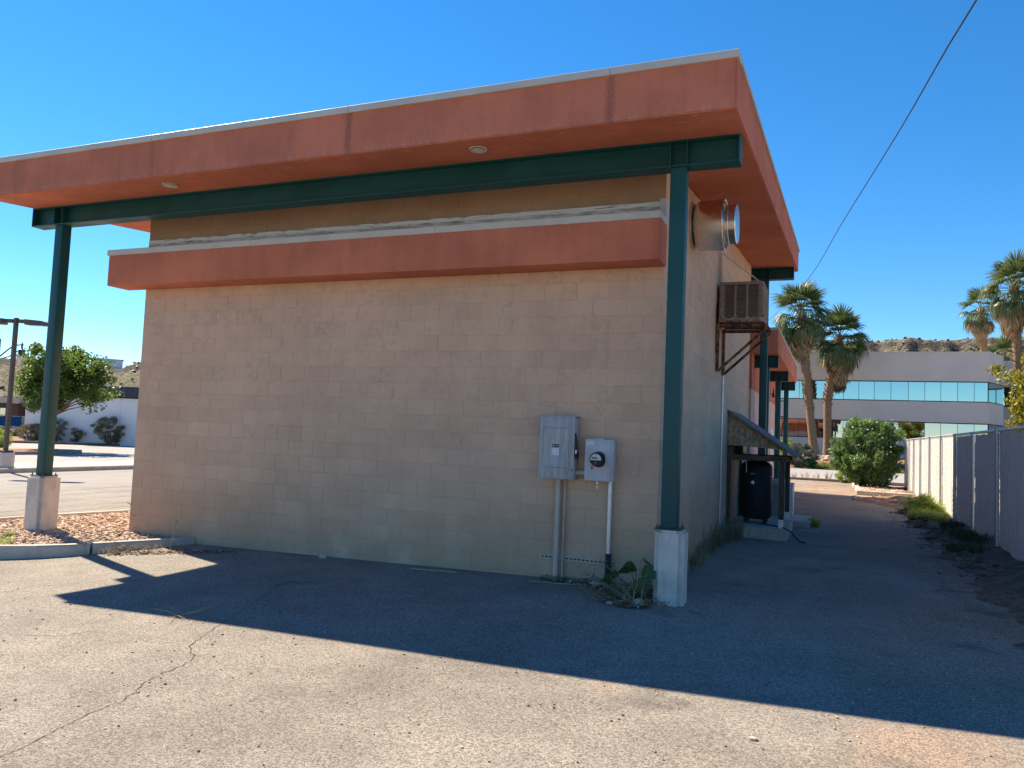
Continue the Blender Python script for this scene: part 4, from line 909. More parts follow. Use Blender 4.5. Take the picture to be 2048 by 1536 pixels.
def car(name, label, loc, rz, paint, L=4.7, Wd=1.85, Hh=1.75, suv=True):
    c = thing(name, label, 'car', loc); R = Matrix.Rotation(rz, 4, 'Z'); T = Matrix.Translation(loc) @ R
    def tr(mb): mb.v = [tuple(T @ Vector(v)) for v in mb.v]; return mb
    h = Hh
    low = [(-L/2, .35), (-L/2, .75), (-L/2+.05, .95), (L/2-.9, 1.0), (L/2-.05, .82), (L/2, .6), (L/2-.02, .32), (L/2-.4, .25), (-L/2+.3, .25)]
    cabn = [(-L/2+(.1 if suv else .5), .95), (-L/2+(.3 if suv else 1.1), h-.04), (-L/2+.9+(0 if suv else .5), h), (L/2-2.0, h-.02), (L/2-1.2, 1.0)]
    b = bmesh.new(); tmp = MB().prism(low, -Wd/2, Wd/2, 'y').mesh('t', paint); b.from_mesh(tmp); bmesh.ops.bevel(b, geom=list(b.edges), offset=.06, segments=2, affect='EDGES'); b.verts.index_update()
    obj('body', tr(MB().add([v.co[:] for v in b.verts], [[v.index for v in f.verts] for f in b.faces])), paint, c, True, 40); b.free()
    n = len(cabn); vs = [(x, (-Wd/2+.05)+.14*(z > 1.2), z) for x, z in cabn]+[(x, (Wd/2-.05)-.14*(z > 1.2), z) for x, z in cabn]
    obj('cabin', tr(MB().add(vs, [tuple(range(n)), tuple(range(n, 2*n))]+[(i, (i+1) % n, n+(i+1) % n, n+i) for i in range(n)])), paint, c)
    for sgn in (-1, 1):
        a = [(-L/2+.55+(0 if suv else .6), 1.03), (-L/2+.65+(0 if suv else .65), h-.13), (L/2-2.05, h-.13), (L/2-1.45, 1.03)]
        obj('side_window', tr(MB().add([(x, sgn*((Wd/2-.04)-.14*(z > 1.2)), z) for x, z in a], [(0,1,2,3)])), 'glass', c)
        for wx in (-L/2+.85, L/2-.85):
            w = obj('wheel', tr(MB().lathe([(-.11, .2), (-.11, .33), (.11, .33), (.11, .2)], (wx, sgn*(Wd/2-.1), .34), 'y', 20)), 'tyre', c); obj('rim', tr(MB().lathe([(-.115, .05), (-.115, .2), (.115, .2), (.115, .05)], (wx, sgn*(Wd/2-.1), .34), 'y', 14)), 'galv', w)
        obj('headlight', tr(MB().bevel(L/2-.10, L/2+.012, sgn*Wd/2*.55-.2, sgn*Wd/2*.55+.2, .62, .78, .02)), 'lampglass', c)
    e = .012
    obj('windscreen', tr(MB().add([(L/2-2.0+e+.05, -Wd/2+.25, h-.08), (L/2-2.0+e+.05, Wd/2-.25, h-.08), (L/2-1.22+e, Wd/2-.12, 1.05), (L/2-1.22+e, -Wd/2+.12, 1.05)], [(0,1,2,3)])), 'glass', c)
    obj('number_plate', tr(MB().box(L/2+.002, L/2+.02, -.2, .2, .42, .54)), 'white', c); return c
car('parked_suv', 'black sport utility vehicle parked before the brown building', (-59.2, 33.6, -.14), math.radians(-45), 'carblack')
car('parked_car', 'white hatchback parked beside the white wall building', (-60.0, 37.4, -.14), math.radians(200), 'carwhite', 4.3, 1.75, 1.48, False)

PL = thing('parking_lamp', 'bronze shoebox parking lot lamp with two heads on concrete base', 'street lamp', (-22.9, 8.3, 0))
lb = (-22.95, 8.35)
obj('base', MB().lathe([(-.05, .27), (.52, .27), (.56, .25), (.56, .1)], (lb[0], lb[1], 0), 'z', 24), 'concrete', PL, True); obj('base_cover', MB().bevel(lb[0]-.16, lb[0]+.16, lb[1]-.16, lb[1]+.16, .56, .64, .01), 'lampmetal', PL)
obj('pole', MB().bevel(lb[0]-.058, lb[0]+.058, lb[1]-.058, lb[1]+.058, .62, 4.95, .012, 2), 'lampmetal', PL)
hx, hy = .93, .37
for s in (1, -1):
    mb = MB(); v = []
    for t, hw, z0, z1 in ((.10, .05, 4.78, 4.90), (.34, .05, 4.78, 4.90), (.38, .17, 4.72, 4.90), (.95, .19, 4.72, 4.86), (1.0, .18, 4.73, 4.83)):
        for d, z in ((-hw, z0), (hw, z0), (hw, z1), (-hw, z1)): v.append((lb[0]+s*hx*t-hy*d, lb[1]+s*hy*t+hx*d, z))
    f = [(0,1,2,3), (16,17,18,19)]+[(i*4+k, i*4+(k+1) % 4, i*4+4+(k+1) % 4, i*4+4+k) for i in range(4) for k in range(4)]
    h = obj('lamp_head', mb.add(v, f), 'lampmetal', PL); v2 = []
    for t, d in ((.44, -.14), (.92, -.15), (.92, .15), (.44, .14)): v2.append((lb[0]+s*hx*t-hy*d, lb[1]+s*hy*t+hx*d, 4.712))
    obj('lens', MB().add(v2, [(0,1,2,3)]), 'lampglass', h)
SLm = thing('street_lamp', 'ornate black street lamp with hanging lantern behind the leafy tree', 'street lamp', (-42.9, 21.2, 0))
sb = Vector((-42.9, 21.2, 0))
obj('pole', MB().tube([sb+Vector((0,0,-.1)), sb+Vector((0,0,3)), sb+Vector((0,0,6.1))], [.13, .09, .06], 10), 'blackmetal', SLm, True)
ar = [sb+Vector((.0,.0,5.0)), sb+Vector((.42,.2,5.45)), sb+Vector((.75,.36,5.75)), sb+Vector((1.1,.5,5.80)), sb+Vector((1.25,.56,5.8))]
obj('arm', MB().tube(ar, .04, 8), 'blackmetal', SLm, True); obj('scroll', MB().tube([sb+Vector((.0,.0,4.9)), sb+Vector((.55,.26,5.1)), sb+Vector((1.0,.46,5.45)), sb+Vector((1.9,.85,5.5))], .03, 6), 'blackmetal', SLm, True)
tp = sb+Vector((1.18,.53,0))
obj('lantern', MB().lathe([(5.95, .02), (5.8, .05), (5.55, .05), (5.5, .16), (5.3, .18), (5.2, .28), (5.14, .34), (5.12, .3)], tp, 'z', 16), 'blackmetal', SLm, True); obj('globe', MB().lathe([(5.13, .24), (4.95, .24), (4.8, .14), (4.77, .02)], tp, 'z', 16), 'lampglass', SLm, True)
obj('arm', MB().tube([sb+Vector((0,0,5.0)), sb+Vector((-.5,-.2,5.15)), sb+Vector((-1.2,-.5,5.15))], .04, 8), 'blackmetal', SLm, True)
cb = [Vector(p) for p in ((3.5, -6, 5.2), (3.209, 1, 6.9), (2.86, 8, 8.06), (1.9, 16, 8.5), (.642, 25, 8.62), (-1.8, 38, 9.04), (-4.5, 51.8, 9.9))]
pts = []
for i in range(len(cb)-1):
    p0, p1, p2, p3 = cb[max(0, i-1)], cb[i], cb[i+1], cb[min(len(cb)-1, i+2)]
    for t in (0, .25, .5, .75): pts.append(.5*((2*p1)+(p2-p0)*t+(2*p0-5*p1+4*p2-p3)*t*t+(3*p1-p0-3*p2+p3)*t**3))
tag(obj('overhead_cable', MB().tube(pts+[cb[-1]], .011, 6), 'cable', None, True), 'black overhead service cable sloping down across the sky', 'cable')

# ------------------------------------------------------------------ mesas behind everything
def mesa():
    C = (1.83, -8.7); na, nr = 420, 70; vs = []; cl = []
    a0, a1 = math.radians(-80), math.radians(48)
    rs = [230+i*(1250-230)/nr for i in range(nr+1)]
    def nz(a, r, k): return math.sin(a*61*k+r*.013*k)+.6*math.sin(a*143*k-r*.021*k+1.3)+.4*math.sin(a*310*k+r*.04*k+.4)
    for i in range(na+1):
        a = a0+(a1-a0)*i/na; d = math.degrees(a)
        w = sst(-30, -8, d); rim = 650*(1-w)+900*w+9*nz(a, 0, 1); top = (40.5+3.0*math.sin(d*.9+1)+8*sst(-50, -44, d)*(1-w))*(1-w)+122*w+2.0*nz(a, 0, 1.7)*.4
        for r in rs:
            t = (r-(rim-330))/330; tal = .56*sst(0, 1, max(0, t)) if t < 1 else .56
            tal = .60*max(0, min(1, t))**1.25; cliff = sst(rim-120, rim+10, r+2.2*nz(a, r, 1.9)); z = top*(tal+.36*cliff)+(.04*top*sst(rim, rim+180, r))+(.6*nz(a, r, 1)+.45*nz(a, r*2.1, 2.2))*max(0, min(1, t*1.5))*(.12+.88*(1-sst(rim-10, rim+40, r)))
            vs.append((C[0]+math.sin(a)*r, C[1]+math.cos(a)*r, z-.5)); cl.append(max(0., 1-abs(r-(rim-14))/42))
    n = nr+1; mb = MB().add(vs, [(i*n+k, i*n+k+1, (i+1)*n+k+1, (i+1)*n+k) for i in range(na) for k in range(nr)])
    o = structure('mesa', mb, 'mesa', 'long basalt rimmed mesa dotted with desert scrub along the skyline', smooth=True, angle=80)
    at = o.data.attributes.new('cliff', 'FLOAT', 'POINT'); at.data.foreach_set('value', cl); return vs, n, na, nr
mv, mn, mna, mnr = mesa()
mb = MB()
for i in range(9000):
    ia = random.randrange(mna); d = -80+128*ia/mna
    if not (-60 < d < -40 or -4 < d < 16): continue
    ir = random.randrange(12, mnr-8); p = mv[ia*mn+ir]; s = random.uniform(.6, 1.6)*(.8 if d < -20 else 1)
    blob(mb, (p[0]+random.uniform(-4, 4), p[1]+random.uniform(-4, 4), p[2]+s*.2), s, (1.2, 1.2, .8), .3)
stuff(tag(obj('mesa_scrub', mb, m_leaf('scrub', (.055, .065, .030), (.15, .15, .085), .05)), 'dark scrub bushes dotted over the mesa slopes', 'scrub'))
def house(name, label, az, r, z, w, dp, h, mat):
    a = math.radians(az); c = (1.83+math.sin(a)*r, -8.7+math.cos(a)*r); ax = (math.cos(a), -math.sin(a)); t = thing(name, label, 'building', (c[0], c[1], z), 'buildings on the mesa rim')
    obj('wall', lbox(MB(), c, ax, -w/2, w/2, 0, dp, z-6, z+h), mat, t); obj('roof', lbox(MB(), c, ax, -w/2-.6, w/2+.6, -.6, dp+.6, z+h+.01, z+h+.6), 'beige', t)
    for k in range(int(w/6)):
        s = -w/2+2+k*6.; obj('window', lbox(MB(), c, ax, s, s+3.2, -.08, .02, z+h*.35, z+h*.8), 'glass', t)
house('rim_building', 'long pale building on the mesa rim left of the block building', -50.3, 675, 42.6, 22, 12, 3.4, 'whitewall')
house('rim_house', 'small pale house on the mesa rim close to the block building', -48.4, 672, 42.2, 8, 8, 2.8, 'whitewall')

# ------------------------------------------------------------------ palms
def frond_mesh(name, mat, pet, rad, droop, nseg=24, spread=205, fold=.25, narrow=1.0, seed=0):
    rr = random.Random(seed); vs = []; fs = []; tn = []
    def q(a, b, c, d, t):
        o = len(vs); vs.extend((a, b, c, d)); fs.append((o, o+1, o+2, o+3)); tn.append(t)
    w = .022
    # petiole: a shallow arch
    P = [Vector((pet*t, 0, .10*math.sin(t*2.2)*pet-.06*t*t*droop)) for t in (0, .33, .66, 1.)]
    for a, b in zip(P[:-1], P[1:]):
        q(a+Vector((0, w, 0)), a-Vector((0, w, 0)), b-Vector((0, w*.7, 0)), b+Vector((0, w*.7, 0)), .8); q(a+Vector((0, 0, w)), a-Vector((0, 0, w)), b-Vector((0, 0, w*.7)), b+Vector((0, 0, w*.7)), .6)
    hub = P[-1]
    for i in range(nseg):
        t = (i+.5)/nseg*2-1; ang = math.radians(spread/2*t*narrow)+rr.gauss(0, .03); L = rad*(1-.22*abs(t)**1.5)*rr.uniform(.88, 1.08); d = Vector((math.cos(ang), math.sin(ang), fold*abs(t)+rr.gauss(0, .06)))
        side = Vector((-math.sin(ang), math.cos(ang), 0)); hw = rad*.042
        prev = hub; pw = hw*.25
        for s, wd in ((.35, .9), (.62, .85), (.85, .5), (1.0, .06)):
            dr = droop*L*max(0, s-.42)**1.6*1.7; p = hub+d*(L*s*(1-.22*droop*max(0, s-.5)))-Vector((0, 0, dr)); ww = hw*wd
            q(prev+side*pw, prev-side*pw, p-side*ww, p+side*ww, min(1, max(0, rr.random()*.5+.25*(s > .8)+.2))); prev = p; pw = ww
    me = bpy.data.meshes.new(name); me.from_pydata([tuple(v) for v in vs], [], fs); a = me.attributes.new('tone', 'FLOAT', 'FACE'); a.data.foreach_set('value', tn); me.materials.append(M[mat]); return me
GF = [frond_mesh('frond', 'leaf_palm', .95, .95, dp, 24, 200, .22, 1.0, k) for k, dp in enumerate((.35, .6, .9, 1.2))]
HF = [frond_mesh('frond', 'leaf_palm', .75, 1.0, 1.3, 22, 200, .0, .7, 20+k) for k in range(2)]
DF = [frond_mesh('dead_frond', 'leaf_dead', .7, 1.05, .5, 20, 150, -.1, .42, 10+k) for k in range(3)]
def palm(name, label, base, mids, top, r0, r1, nlive, ndead, sc=1., bootfrom=.25, seed=1):
    rr = random.Random(seed); t = thing(name, label, 'palm tree', base, 'tall fan palms'); P = [Vector(base)]+[Vector(m) for m in mids]+[Vector(top)]
    pts = []
    for i in range(len(P)-1):
        for k in range(6): pts.append(P[i].lerp(P[i+1], k/6))
    pts.append(P[-1]); n = len(pts)
    rad = [(r0*1.28 if i == 0 else r0*(1.12 if i == 1 else 1))*(1-(i/(n-1)))+r1*(i/(n-1)) for i in range(n)]
    tr = obj('trunk', MB().tube(pts, rad, 14), 'palmbark', t, True)
    mb = MB(); L = sum((pts[i+1]-pts[i]).length for i in range(n-1)); k = 0; s = bootfrom
    while s < .985:                                   # stubs of old leaf bases, spiralling
        i = min(n-2, int(s*(n-1))); f = s*(n-1)-i; p = pts[i].lerp(pts[i+1], f); rd = rad[i]*(1-f)+rad[i+1]*f; a = k*2.39996+rr.gauss(0, .15)
        o = Vector((math.cos(a), math.sin(a), 0)); sd = Vector((-math.sin(a), math.cos(a), 0)); h = rr.uniform(.16, .30); wd = rr.uniform(.045, .085); out = rr.uniform(.07, .16); b = p+o*rd*.93
        tipp = b+o*out+Vector((0, 0, h))+sd*rr.gauss(0, .03)
        mb.add([b-sd*wd, b+sd*wd, b-o*.02-Vector((0, 0, h*.25)), tipp-sd*wd*.45, tipp+sd*wd*.45, b+Vector((0, 0, h*.55))], [(0,1,4,3), (0,2,1), (0,3,5), (1,5,4), (3,4,5)]); k += 1; s += .020/L*1.35*(1 if sc > .9 else 1.2)
    stuff(obj('leaf_bases', mb, 'palmboot', tr))
    c = Vector(top)
    for i in range(nlive):
        e = (i+.5)/nlive; el = 82-128*e**.85+rr.gauss(0, 7); az = i*137.508+rr.gauss(0, 12)
        me = GF[0] if el > 45 else GF[1] if el > 18 else GF[2] if el > -8 else (GF[3] if rr.random() < .5 else HF[i % 2])
        s_ = sc*rr.uniform(.88, 1.12); inst('frond', me, c+Vector((0, 0, -.55*e*sc)), (rr.gauss(0, .25), -math.radians(el), math.radians(az)), (s_,)*3, t)
    for i in range(ndead):
        e = (i+.5)/ndead; el = -52-30*e+rr.gauss(0, 6); az = i*137.508+40+rr.gauss(0, 15); s_ = sc*rr.uniform(.85, 1.15)
        inst('dead_frond', DF[i % 3], c+Vector((0, 0, -.35*sc-.9*e*sc)), (rr.gauss(0, .3), -math.radians(el), math.radians(az)), (s_,)*3, t)
    return t
palm('palm_tree', 'taller left palm of the pair before the office building', (.50, 47, 1.12), [(.06, 47, 4.9), (-.28, 47, 8.6)], (-.55, 47, 10.95), .27, .23, 44, 24, 1.22, .26, 3)
palm('palm_tree', 'shorter right palm of the pair with drooping skirt before the office', (1.27, 49, 1.12), [(1.22, 49, 5.0), (1.58, 49, 7.6)], (1.95, 49, 9.45), .27, .24, 42, 40, 1.2, .30, 5)
palm('palm_tree', 'shorter palm rising behind the right end of the office roof', (14.7, 78, 1.), [(14.9, 78, 8), (14.85, 78, 12)], (14.6, 78, 15.9), .32, .28, 30, 24, 1.22, .4, 9)
palm('palm_tree', 'tallest palm at the right edge standing before the rear office block', (14.3, 58, 1.), [(14.15, 58, 6), (13.9, 58, 11)], (13.8, 58, 14.3), .32, .28, 42, 32, 1.35, .3, 12)
palm('palm_tree', 'small dark palm peeping over the rear office roof', (19.1, 92, 1.), [(19.1, 92, 8)], (19.1, 92, 12.6), .4, .35, 30, 6, 1.5, .5, 15)

# ------------------------------------------------------------------ trees and shrubs
def tree(name, label, base, htrunk, ell, ncl, nleaf, size, mat, r0, seed, cl_r=(.35, .75), tilt=(0, 0)):
    rr = random.Random(seed); t = thing(name, label, 'tree', base); b = Vector(base); f = b+Vector((tilt[0], tilt[1], htrunk)); mb = MB(); c0 = Vector(ell[:3]); R3 = ell[3:]
    mb.tube([b+Vector((0, 0, -.1)), b.lerp(f, .5)+Vector((.05, .03, 0)), f], [r0*1.25, r0, r0*.85], 10); cl = []
    for i in range(ncl):
        while True:
            d = Vector((rr.uniform(-1, 1), rr.uniform(-1, 1), rr.uniform(-1, 1)))
            if .25 < d.length < 1: break
        d *= (.55+.45*rr.random())/max(.55, d.length)**.6
        lump = 1+.22*math.sin(d.x*4+seed)*math.cos(d.y*5)+rr.gauss(0, .08); p = c0+Vector((d.x*R3[0], d.y*R3[1], d.z*R3[2]))*lump; cl.append((p.x, p.y, p.z, rr.uniform(*cl_r)))
        if i < 26: mb.tube([f, f.lerp(p, .45)+Vector((0, 0, .12)), p], [r0*.5, r0*.25, r0*.07], 6)
    obj('trunk', mb, 'bark', t, True); V, T = leafcloud(cl, nleaf, size, .5); stuff(quads('crown', V, T, mat, t)); return t
tree('leafy_tree', 'round leafy green tree behind the left teal post', (-36.5, 19.85, 0), 1.7, (-35.95, 19.9, 3.72, 2.45, 2.3, 1.95), 140, 125, .17, 'leaf_ash', .15, 4, (.3, .72))
tree('yellow_tree', 'yellow green tree at the right edge above the fence', (9.0, 24.5, .15), 2.2, (8.9, 24.5, 4.2, 1.75, 1.7, 1.75), 80, 100, .15, 'leaf_yellow', .12, 8, (.25, .5))
tree('leafy_tree', 'dark tree glimpsed between the brown building and white wall', (-69.5, 44.5, -.1), 1.0, (-69.0, 44.5, 2.2, 2.2, 1.8, 1.7), 40, 90, .2, 'leaf_ash', .15, 21)
def bush(name, label, base, r, h, ncl, nleaf, size, mat, aspect=.3, up=.5, seed=0, group=None, stems=9, cl=.2, cat='shrub', base_w=.55):
    rr = random.Random(seed); t = thing(name, label, cat, base, group); b = Vector(base); mb = MB(); cs = []
    for i in range(ncl):
        a = rr.uniform(0, 6.3); u = rr.random(); z = h*(.08+.9*u); prof = (base_w+(1-base_w)*math.sin(min(1, u*1.5)*math.pi/2))*math.sqrt(max(.04, 1-max(0, (u-.45)/.6)**2)); q = r*prof*math.sqrt(.2+.8*rr.random())*(1+rr.gauss(0, .10))
        p = b+Vector((q*math.cos(a), q*math.sin(a), z)); cs.append((p.x, p.y, p.z, cl*rr.uniform(.7, 1.4)))
        if i < stems: mb.tube([b+Vector((.1*math.cos(a), .1*math.sin(a), -.05)), b.lerp(p, .55)+Vector((0, 0, .05)), p], [.025, .016, .006], 5)
    obj('stems', mb, 'bark', t); V, T = leafcloud(cs, nleaf, size, aspect, up); stuff(quads('foliage', V, T, mat, t)); return t
ol = bush('oleander_bush', 'big bushy oleander with white flowers at the end of the fence', (3.02, 25.1, .26), 1.15, 2.6, 120, 125, .19, 'leaf_oleander', .22, .8, 2, None, 18, .27)
rr = random.Random(21); cs = []; sm = MB()
for k in range(26):          # long arching shoots of different reach give the ragged outline
    a = rr.uniform(0, 6.3); e = rr.uniform(.25, 1.35); L = rr.uniform(1.5, 2.5)*(.82+.18*math.sin(e)); b = Vector((3.02+.25*math.cos(a), 25.1+.25*math.sin(a), .26)); tip = b+Vector((math.cos(a)*math.cos(e)*L*.62, math.sin(a)*math.cos(e)*L*.62, .35+math.sin(e)*L))
    tip.x = max(1.75, min(4.2, tip.x)); tip.z = min(tip.z, 3.2); md = b.lerp(tip, .5)+Vector((0, 0, .22)); sm.tube([b, md, tip], [.022, .014, .004], 5)
    for t in (.45, .6, .75, .88, 1.): p = (b.lerp(md, t*2) if t < .5 else md.lerp(tip, t*2-1)); cs.append((p.x, p.y, p.z, rr.uniform(.12, .30)*(1.15-.4*t)))
V, T = leafcloud(cs, 50, .20, .20, .9); stuff(quads('shoots', V, T, 'leaf_oleander', ol)); obj('shoot_stems', sm, 'bark', ol)
fl = MB(); rr = random.Random(3)
for i in range(30):
    a = rr.uniform(3.3, 6.1); z = rr.uniform(1.4, 3.0); q = 1.27*(.55+.45*math.sqrt(max(.05, 1-((z-1.6)/1.5)**2))); blob(fl, (3.02+q*math.cos(a), 25.1+q*math.sin(a), z), rr.uniform(.02, .036), (1, 1, .7), .3)
obj('flowers', fl, 'flower', ol)['kind'] = 'stuff'
bush('sage_shrub', 'rounded grey green sage shrub left of the palm pair', (-.22, 42.6, .52), .95, 1.42, 90, 110, .12, 'leaf_sage', .3, .6, 5, None, 9, .18, 'shrub', .8)
bush('lime_shrub', 'pale lime shrub behind the sage shrub', (-1.1, 44.3, .62), .8, 1.55, 50, 90, .13, 'leaf_lime', .35, .5, 6, None, 8, .2)
bush('low_green_shrub', 'low dark green shrub in front of the sage shrub', (.35, 41.95, .5), .42, .5, 24, 60, .10, 'leaf_broad', .4, .4, 7, None, 5, .12)
bush('yucca', 'small spiky plant among rocks right of the palm pair', (2.0, 47.2, 1.1), .4, .8, 22, 26, .32, 'leaf_desert', .1, 1.2, 8, None, 4, .1)
bush('kerb_weed', 'small green weed on the end kerb beside the oleander', (2.35, 29.3, .3), .55, .45, 20, 50, .12, 'leaf_lime', .3, .4, 61, None, 4, .13)
mb = MB()
for i in range(260):
    x = random.gauss(1.3, .9); y = random.gauss(46.0, .55); blob(mb, (x, y, bank(x, y)+.04), random.uniform(.06, .2), (1.3, 1, .7), .3)
stuff(tag(obj('bank_rocks', mb, 'rock'), 'pile of tan rocks round the feet of the palm pair', 'rocks'))
bush('desert_shrub', 'large dry looking shrub before the white wall', (-43.3, 29.3, .05), 1.0, 1.75, 60, 55, .15, 'leaf_desert', .3, .7, 11, 'shrubs before the white wall', 22, .2)
bush('desert_shrub', 'tiny shrub left of the large dry shrub before the white wall', (-45.3, 28.5, .05), .5, .9, 20, 40, .13, 'leaf_desert', .3, .6, 12, 'shrubs before the white wall', 10, .15)
bush('desert_shrub', 'dark sparse shrub beside the left post before the white wall', (-46.2, 27.6, .05), .8, 1.7, 40, 36, .14, 'leaf_desert', .3, .7, 13, 'shrubs before the white wall', 24, .17)
bush('desert_shrub', 'low pale shrub at the left end of the white wall', (-47.8, 27.1, .05), .95, 1.1, 44, 60, .13, 'leaf_desert', .3, .6, 14, 'shrubs before the white wall', 10, .18)
bush('grass_clump', 'pale green grass clump on the raised median by the lamp', (-37.5, 17.8, .05), .7, .85, 30, 60, .35, 'leaf_lime', .06, 1.6, 15, None, 3, .2, 'grass')
bush('grass_clump', 'small clump of sunlit grass at the fence foot by the berm', (3.95, 13.3, .30), .5, .35, 26, 60, .20, 'leaf_lime', .08, 1.2, 16, None, 0, .16, 'grass')

def tuft(name, label, pts, mat, n, hmin, hmax, lean=.5, w=.006, seed=0, cat='weeds'):
    rr = random.Random(seed); V = []; T = []
    for i in range(n):
        x, y, z, r = pts[i % len(pts)]; a = rr.uniform(0, 6.3); q = r*math.sqrt(rr.random()); px_, py_2 = x+q*math.cos(a), y+q*math.sin(a); h = rr.uniform(hmin, hmax); b = rr.uniform(0, 6.3); lx_, ly_ = math.cos(b)*h*lean*rr.random(), math.sin(b)*h*lean*rr.random(); c = rr.uniform(0, 6.3); wx, wy = w*math.cos(c), w*math.sin(c)
        p1 = (px_+lx_*.35, py_2+ly_*.35, z+h*.6); p2 = (px_+lx_, py_2+ly_, z+h*rr.uniform(.75, 1))
        V += [(px_-wx, py_2-wy, z-.02), (px_+wx, py_2+wy, z-.02), (p1[0]+wx*.8, p1[1]+wy*.8, p1[2]), (p1[0]-wx*.8, p1[1]-wy*.8, p1[2]), (p1[0]-wx*.8, p1[1]-wy*.8, p1[2]), (p1[0]+wx*.8, p1[1]+wy*.8, p1[2]), (p2[0]+wx*.2, p2[1]+wy*.2, p2[2]), (p2[0]-wx*.2, p2[1]-wy*.2, p2[2])]; tt = rr.random(); T += [tt, tt]
    return stuff(tag(quads(name, np.array(V), np.array(T), mat), label, cat))
P4 = lambda l: [(x, y, max(g(x, y), bz(x, y) if x > 3.1 else -9), r) for x, y, r in l]
tuft('fence_weeds', 'sunlit yellow green weeds on the berm at the foot of the fence', P4([(3.85, 11.6, .3), (3.75, 12.4, .3), (3.95, 13.2, .3), (3.8, 14.0, .35), (4.0, 12.0, .25), (3.6, 11.2, .25), (4.0, 14.8, .3)]), 'leaf_lime', 3400, .06, .24, 1.0, .007, 31)
tuft('shaded_weeds', 'dull green weeds in the shade at the near fence foot', P4([(4.0, 8.6, .25), (3.9, 7.6, .25), (4.0, 6.7, .3), (3.8, 6.1, .3), (4.05, 9.6, .25), (3.7, 5.4, .25)]), 'leaf_weed', 1500, .04, .16, 1.1, .008, 32)
tuft('alley_wall_weeds', 'straggling dry green weeds growing at the alley wall foot', [(.12, 4.5, g(.1, 4.5), .16), (.16, 4.9, g(.1, 4.9), .2), (.22, 5.3, g(.1, 5.3), .2), (.12, 4.0, g(.1, 4), .12), (.10, 3.3, g(.1, 3.3), .10), (.2, 5.6, g(.2, 5.6), .12)], 'leaf_desert', 380, .10, .50, .9, .004, 33)
tuft('corner_dry_weeds', 'dry straw weeds at the alley wall near the pedestal', [(.08, 1.2, g(.1, 1.2), .10), (.10, 2.0, g(.1, 2), .12), (.08, 2.7, g(.1, 2.7), .10), (.12, .5, g(.1, .5), .1)], 'leaf_dry', 330, .05, .28, 1.2, .005, 34)
tuft('kerb_straw', 'pale straw grass lying along the gravel bed kerb', [(-6.85, -.88, g(-6.8, -.9), .14), (-6.7, -.7, g(-6.7, -.7), .14), (-6.95, -1.15, g(-6.9, -1.1), .12), (-6.5, -.45, g(-6.5, -.4), .12)], 'leaf_dry', 170, .02, .13, 2.6, .003, 35)
tuft('gravel_grass', 'fresh green grass growing in the gravel bed by the left pedestal', [(-8.55, -1.85, .13, .28), (-8.95, -1.9, .13, .25), (-8.3, -1.75, .13, .2), (-9.2, -1.75, .13, .2), (-8.7, -1.3, .13, .06)], 'leaf_lime', 900, .03, .09, .9, .005, 36)
tuft('pad_weed', 'small bright weed at the corner of the condenser pad', [(1.42, 8.7, g(1.4, 8.7), .12)], 'leaf_lime', 130, .06, .26, .9, .007, 37)
tuft('end_kerb_straw', 'sparse straw weeds along the alley end kerb', [(x*.5, 29.9, .36, .15) for x in range(-2, 6)], 'leaf_dry', 170, .1, .4, .8, .012, 38)
for i, (x, y, h) in enumerate(((-7.05, -1.42, .30), (-7.82, .03, .42), (-6.45, -.62, .38), (-6.98, -1.05, .32))):
    mb = MB(); rr = random.Random(50+i); n = 5; pts = [(x+rr.gauss(0, .012)*k, y+rr.gauss(0, .012)*k, (g(x, y) if i != 1 else .12)+h*k/n) for k in range(n+1)]; mb.tube(pts, [.005, .0045, .004, .004, .003, .002], 5)
    for k in range(14): p = pts[rr.randrange(2, 6)]; mb.tube([p, (p[0]+rr.gauss(0, .03), p[1]+rr.gauss(0, .03), p[2]+rr.uniform(.01, .05))], .003, 4)
    tag(obj('dry_stalk', mb, 'stem'), ('upright dry stalk in front of the kerb joint', 'feathery dry stalk at the left corner of the block wall', 'dry stalk leaning in the litter before the wall', 'short dry stalk behind the kerb litter')[i], 'stalk', 'dry stalks by the gravel bed')

# ------------------------------------------------------------------ weedy patch at the right pedestal
def patch(x, y): return g(x, y)-.004+.012*math.sin(x*9)*math.sin(y*11)
pp = [(-1.36, -.03), (-1.28, -.16), (-1.0, -.22), (-.75, -.36), (-.5, -.55), (-.42, -.75), (-.3, -.95), (-.05, -1.08), (.12, -.98), (.15, -.7), (.14, -.35), (.1, -.02)]
vs = [(x+random.gauss(0, .015), y, g(x, y)+.005) for x, y in pp]+[(-.3, -.35, g(-.3, -.35)+.02)]
structure('weed_patch', MB().add(vs, [(i, (i+1) % len(pp), len(pp)) for i in range(len(pp))]), 'soil', 'dark soil patch where the asphalt is broken away beside the pedestal')
mb = MB(); n = 0
while n < 1150:
    x = random.uniform(-1.5, .25); y = random.uniform(-1.15, -.02)
    if not inpoly(x+random.gauss(0, .04), y+random.gauss(0, .04), pp) or (x > .1 and y > -.75): continue
    z = g(x, y)+.008+random.random()*.03; a = random.uniform(0, 6.3); L = random.uniform(.008, .034); w = L*random.uniform(.15, .6); u = random.gauss(0, .01)
    mb.add([(x-L*math.cos(a), y-L*math.sin(a), z+u), (x+w*math.sin(a), y-w*math.cos(a), z+.010), (x+L*math.cos(a), y+L*math.sin(a), z-u), (x-w*math.sin(a), y+w*math.cos(a), z+.006)], [(0,1,2,3)]); n += 1
stuff(tag(obj('pedestal_leaf_litter', mb, 'litter'), 'brown leaf litter strewn below the electrical boxes', 'litter'))
mb = MB()
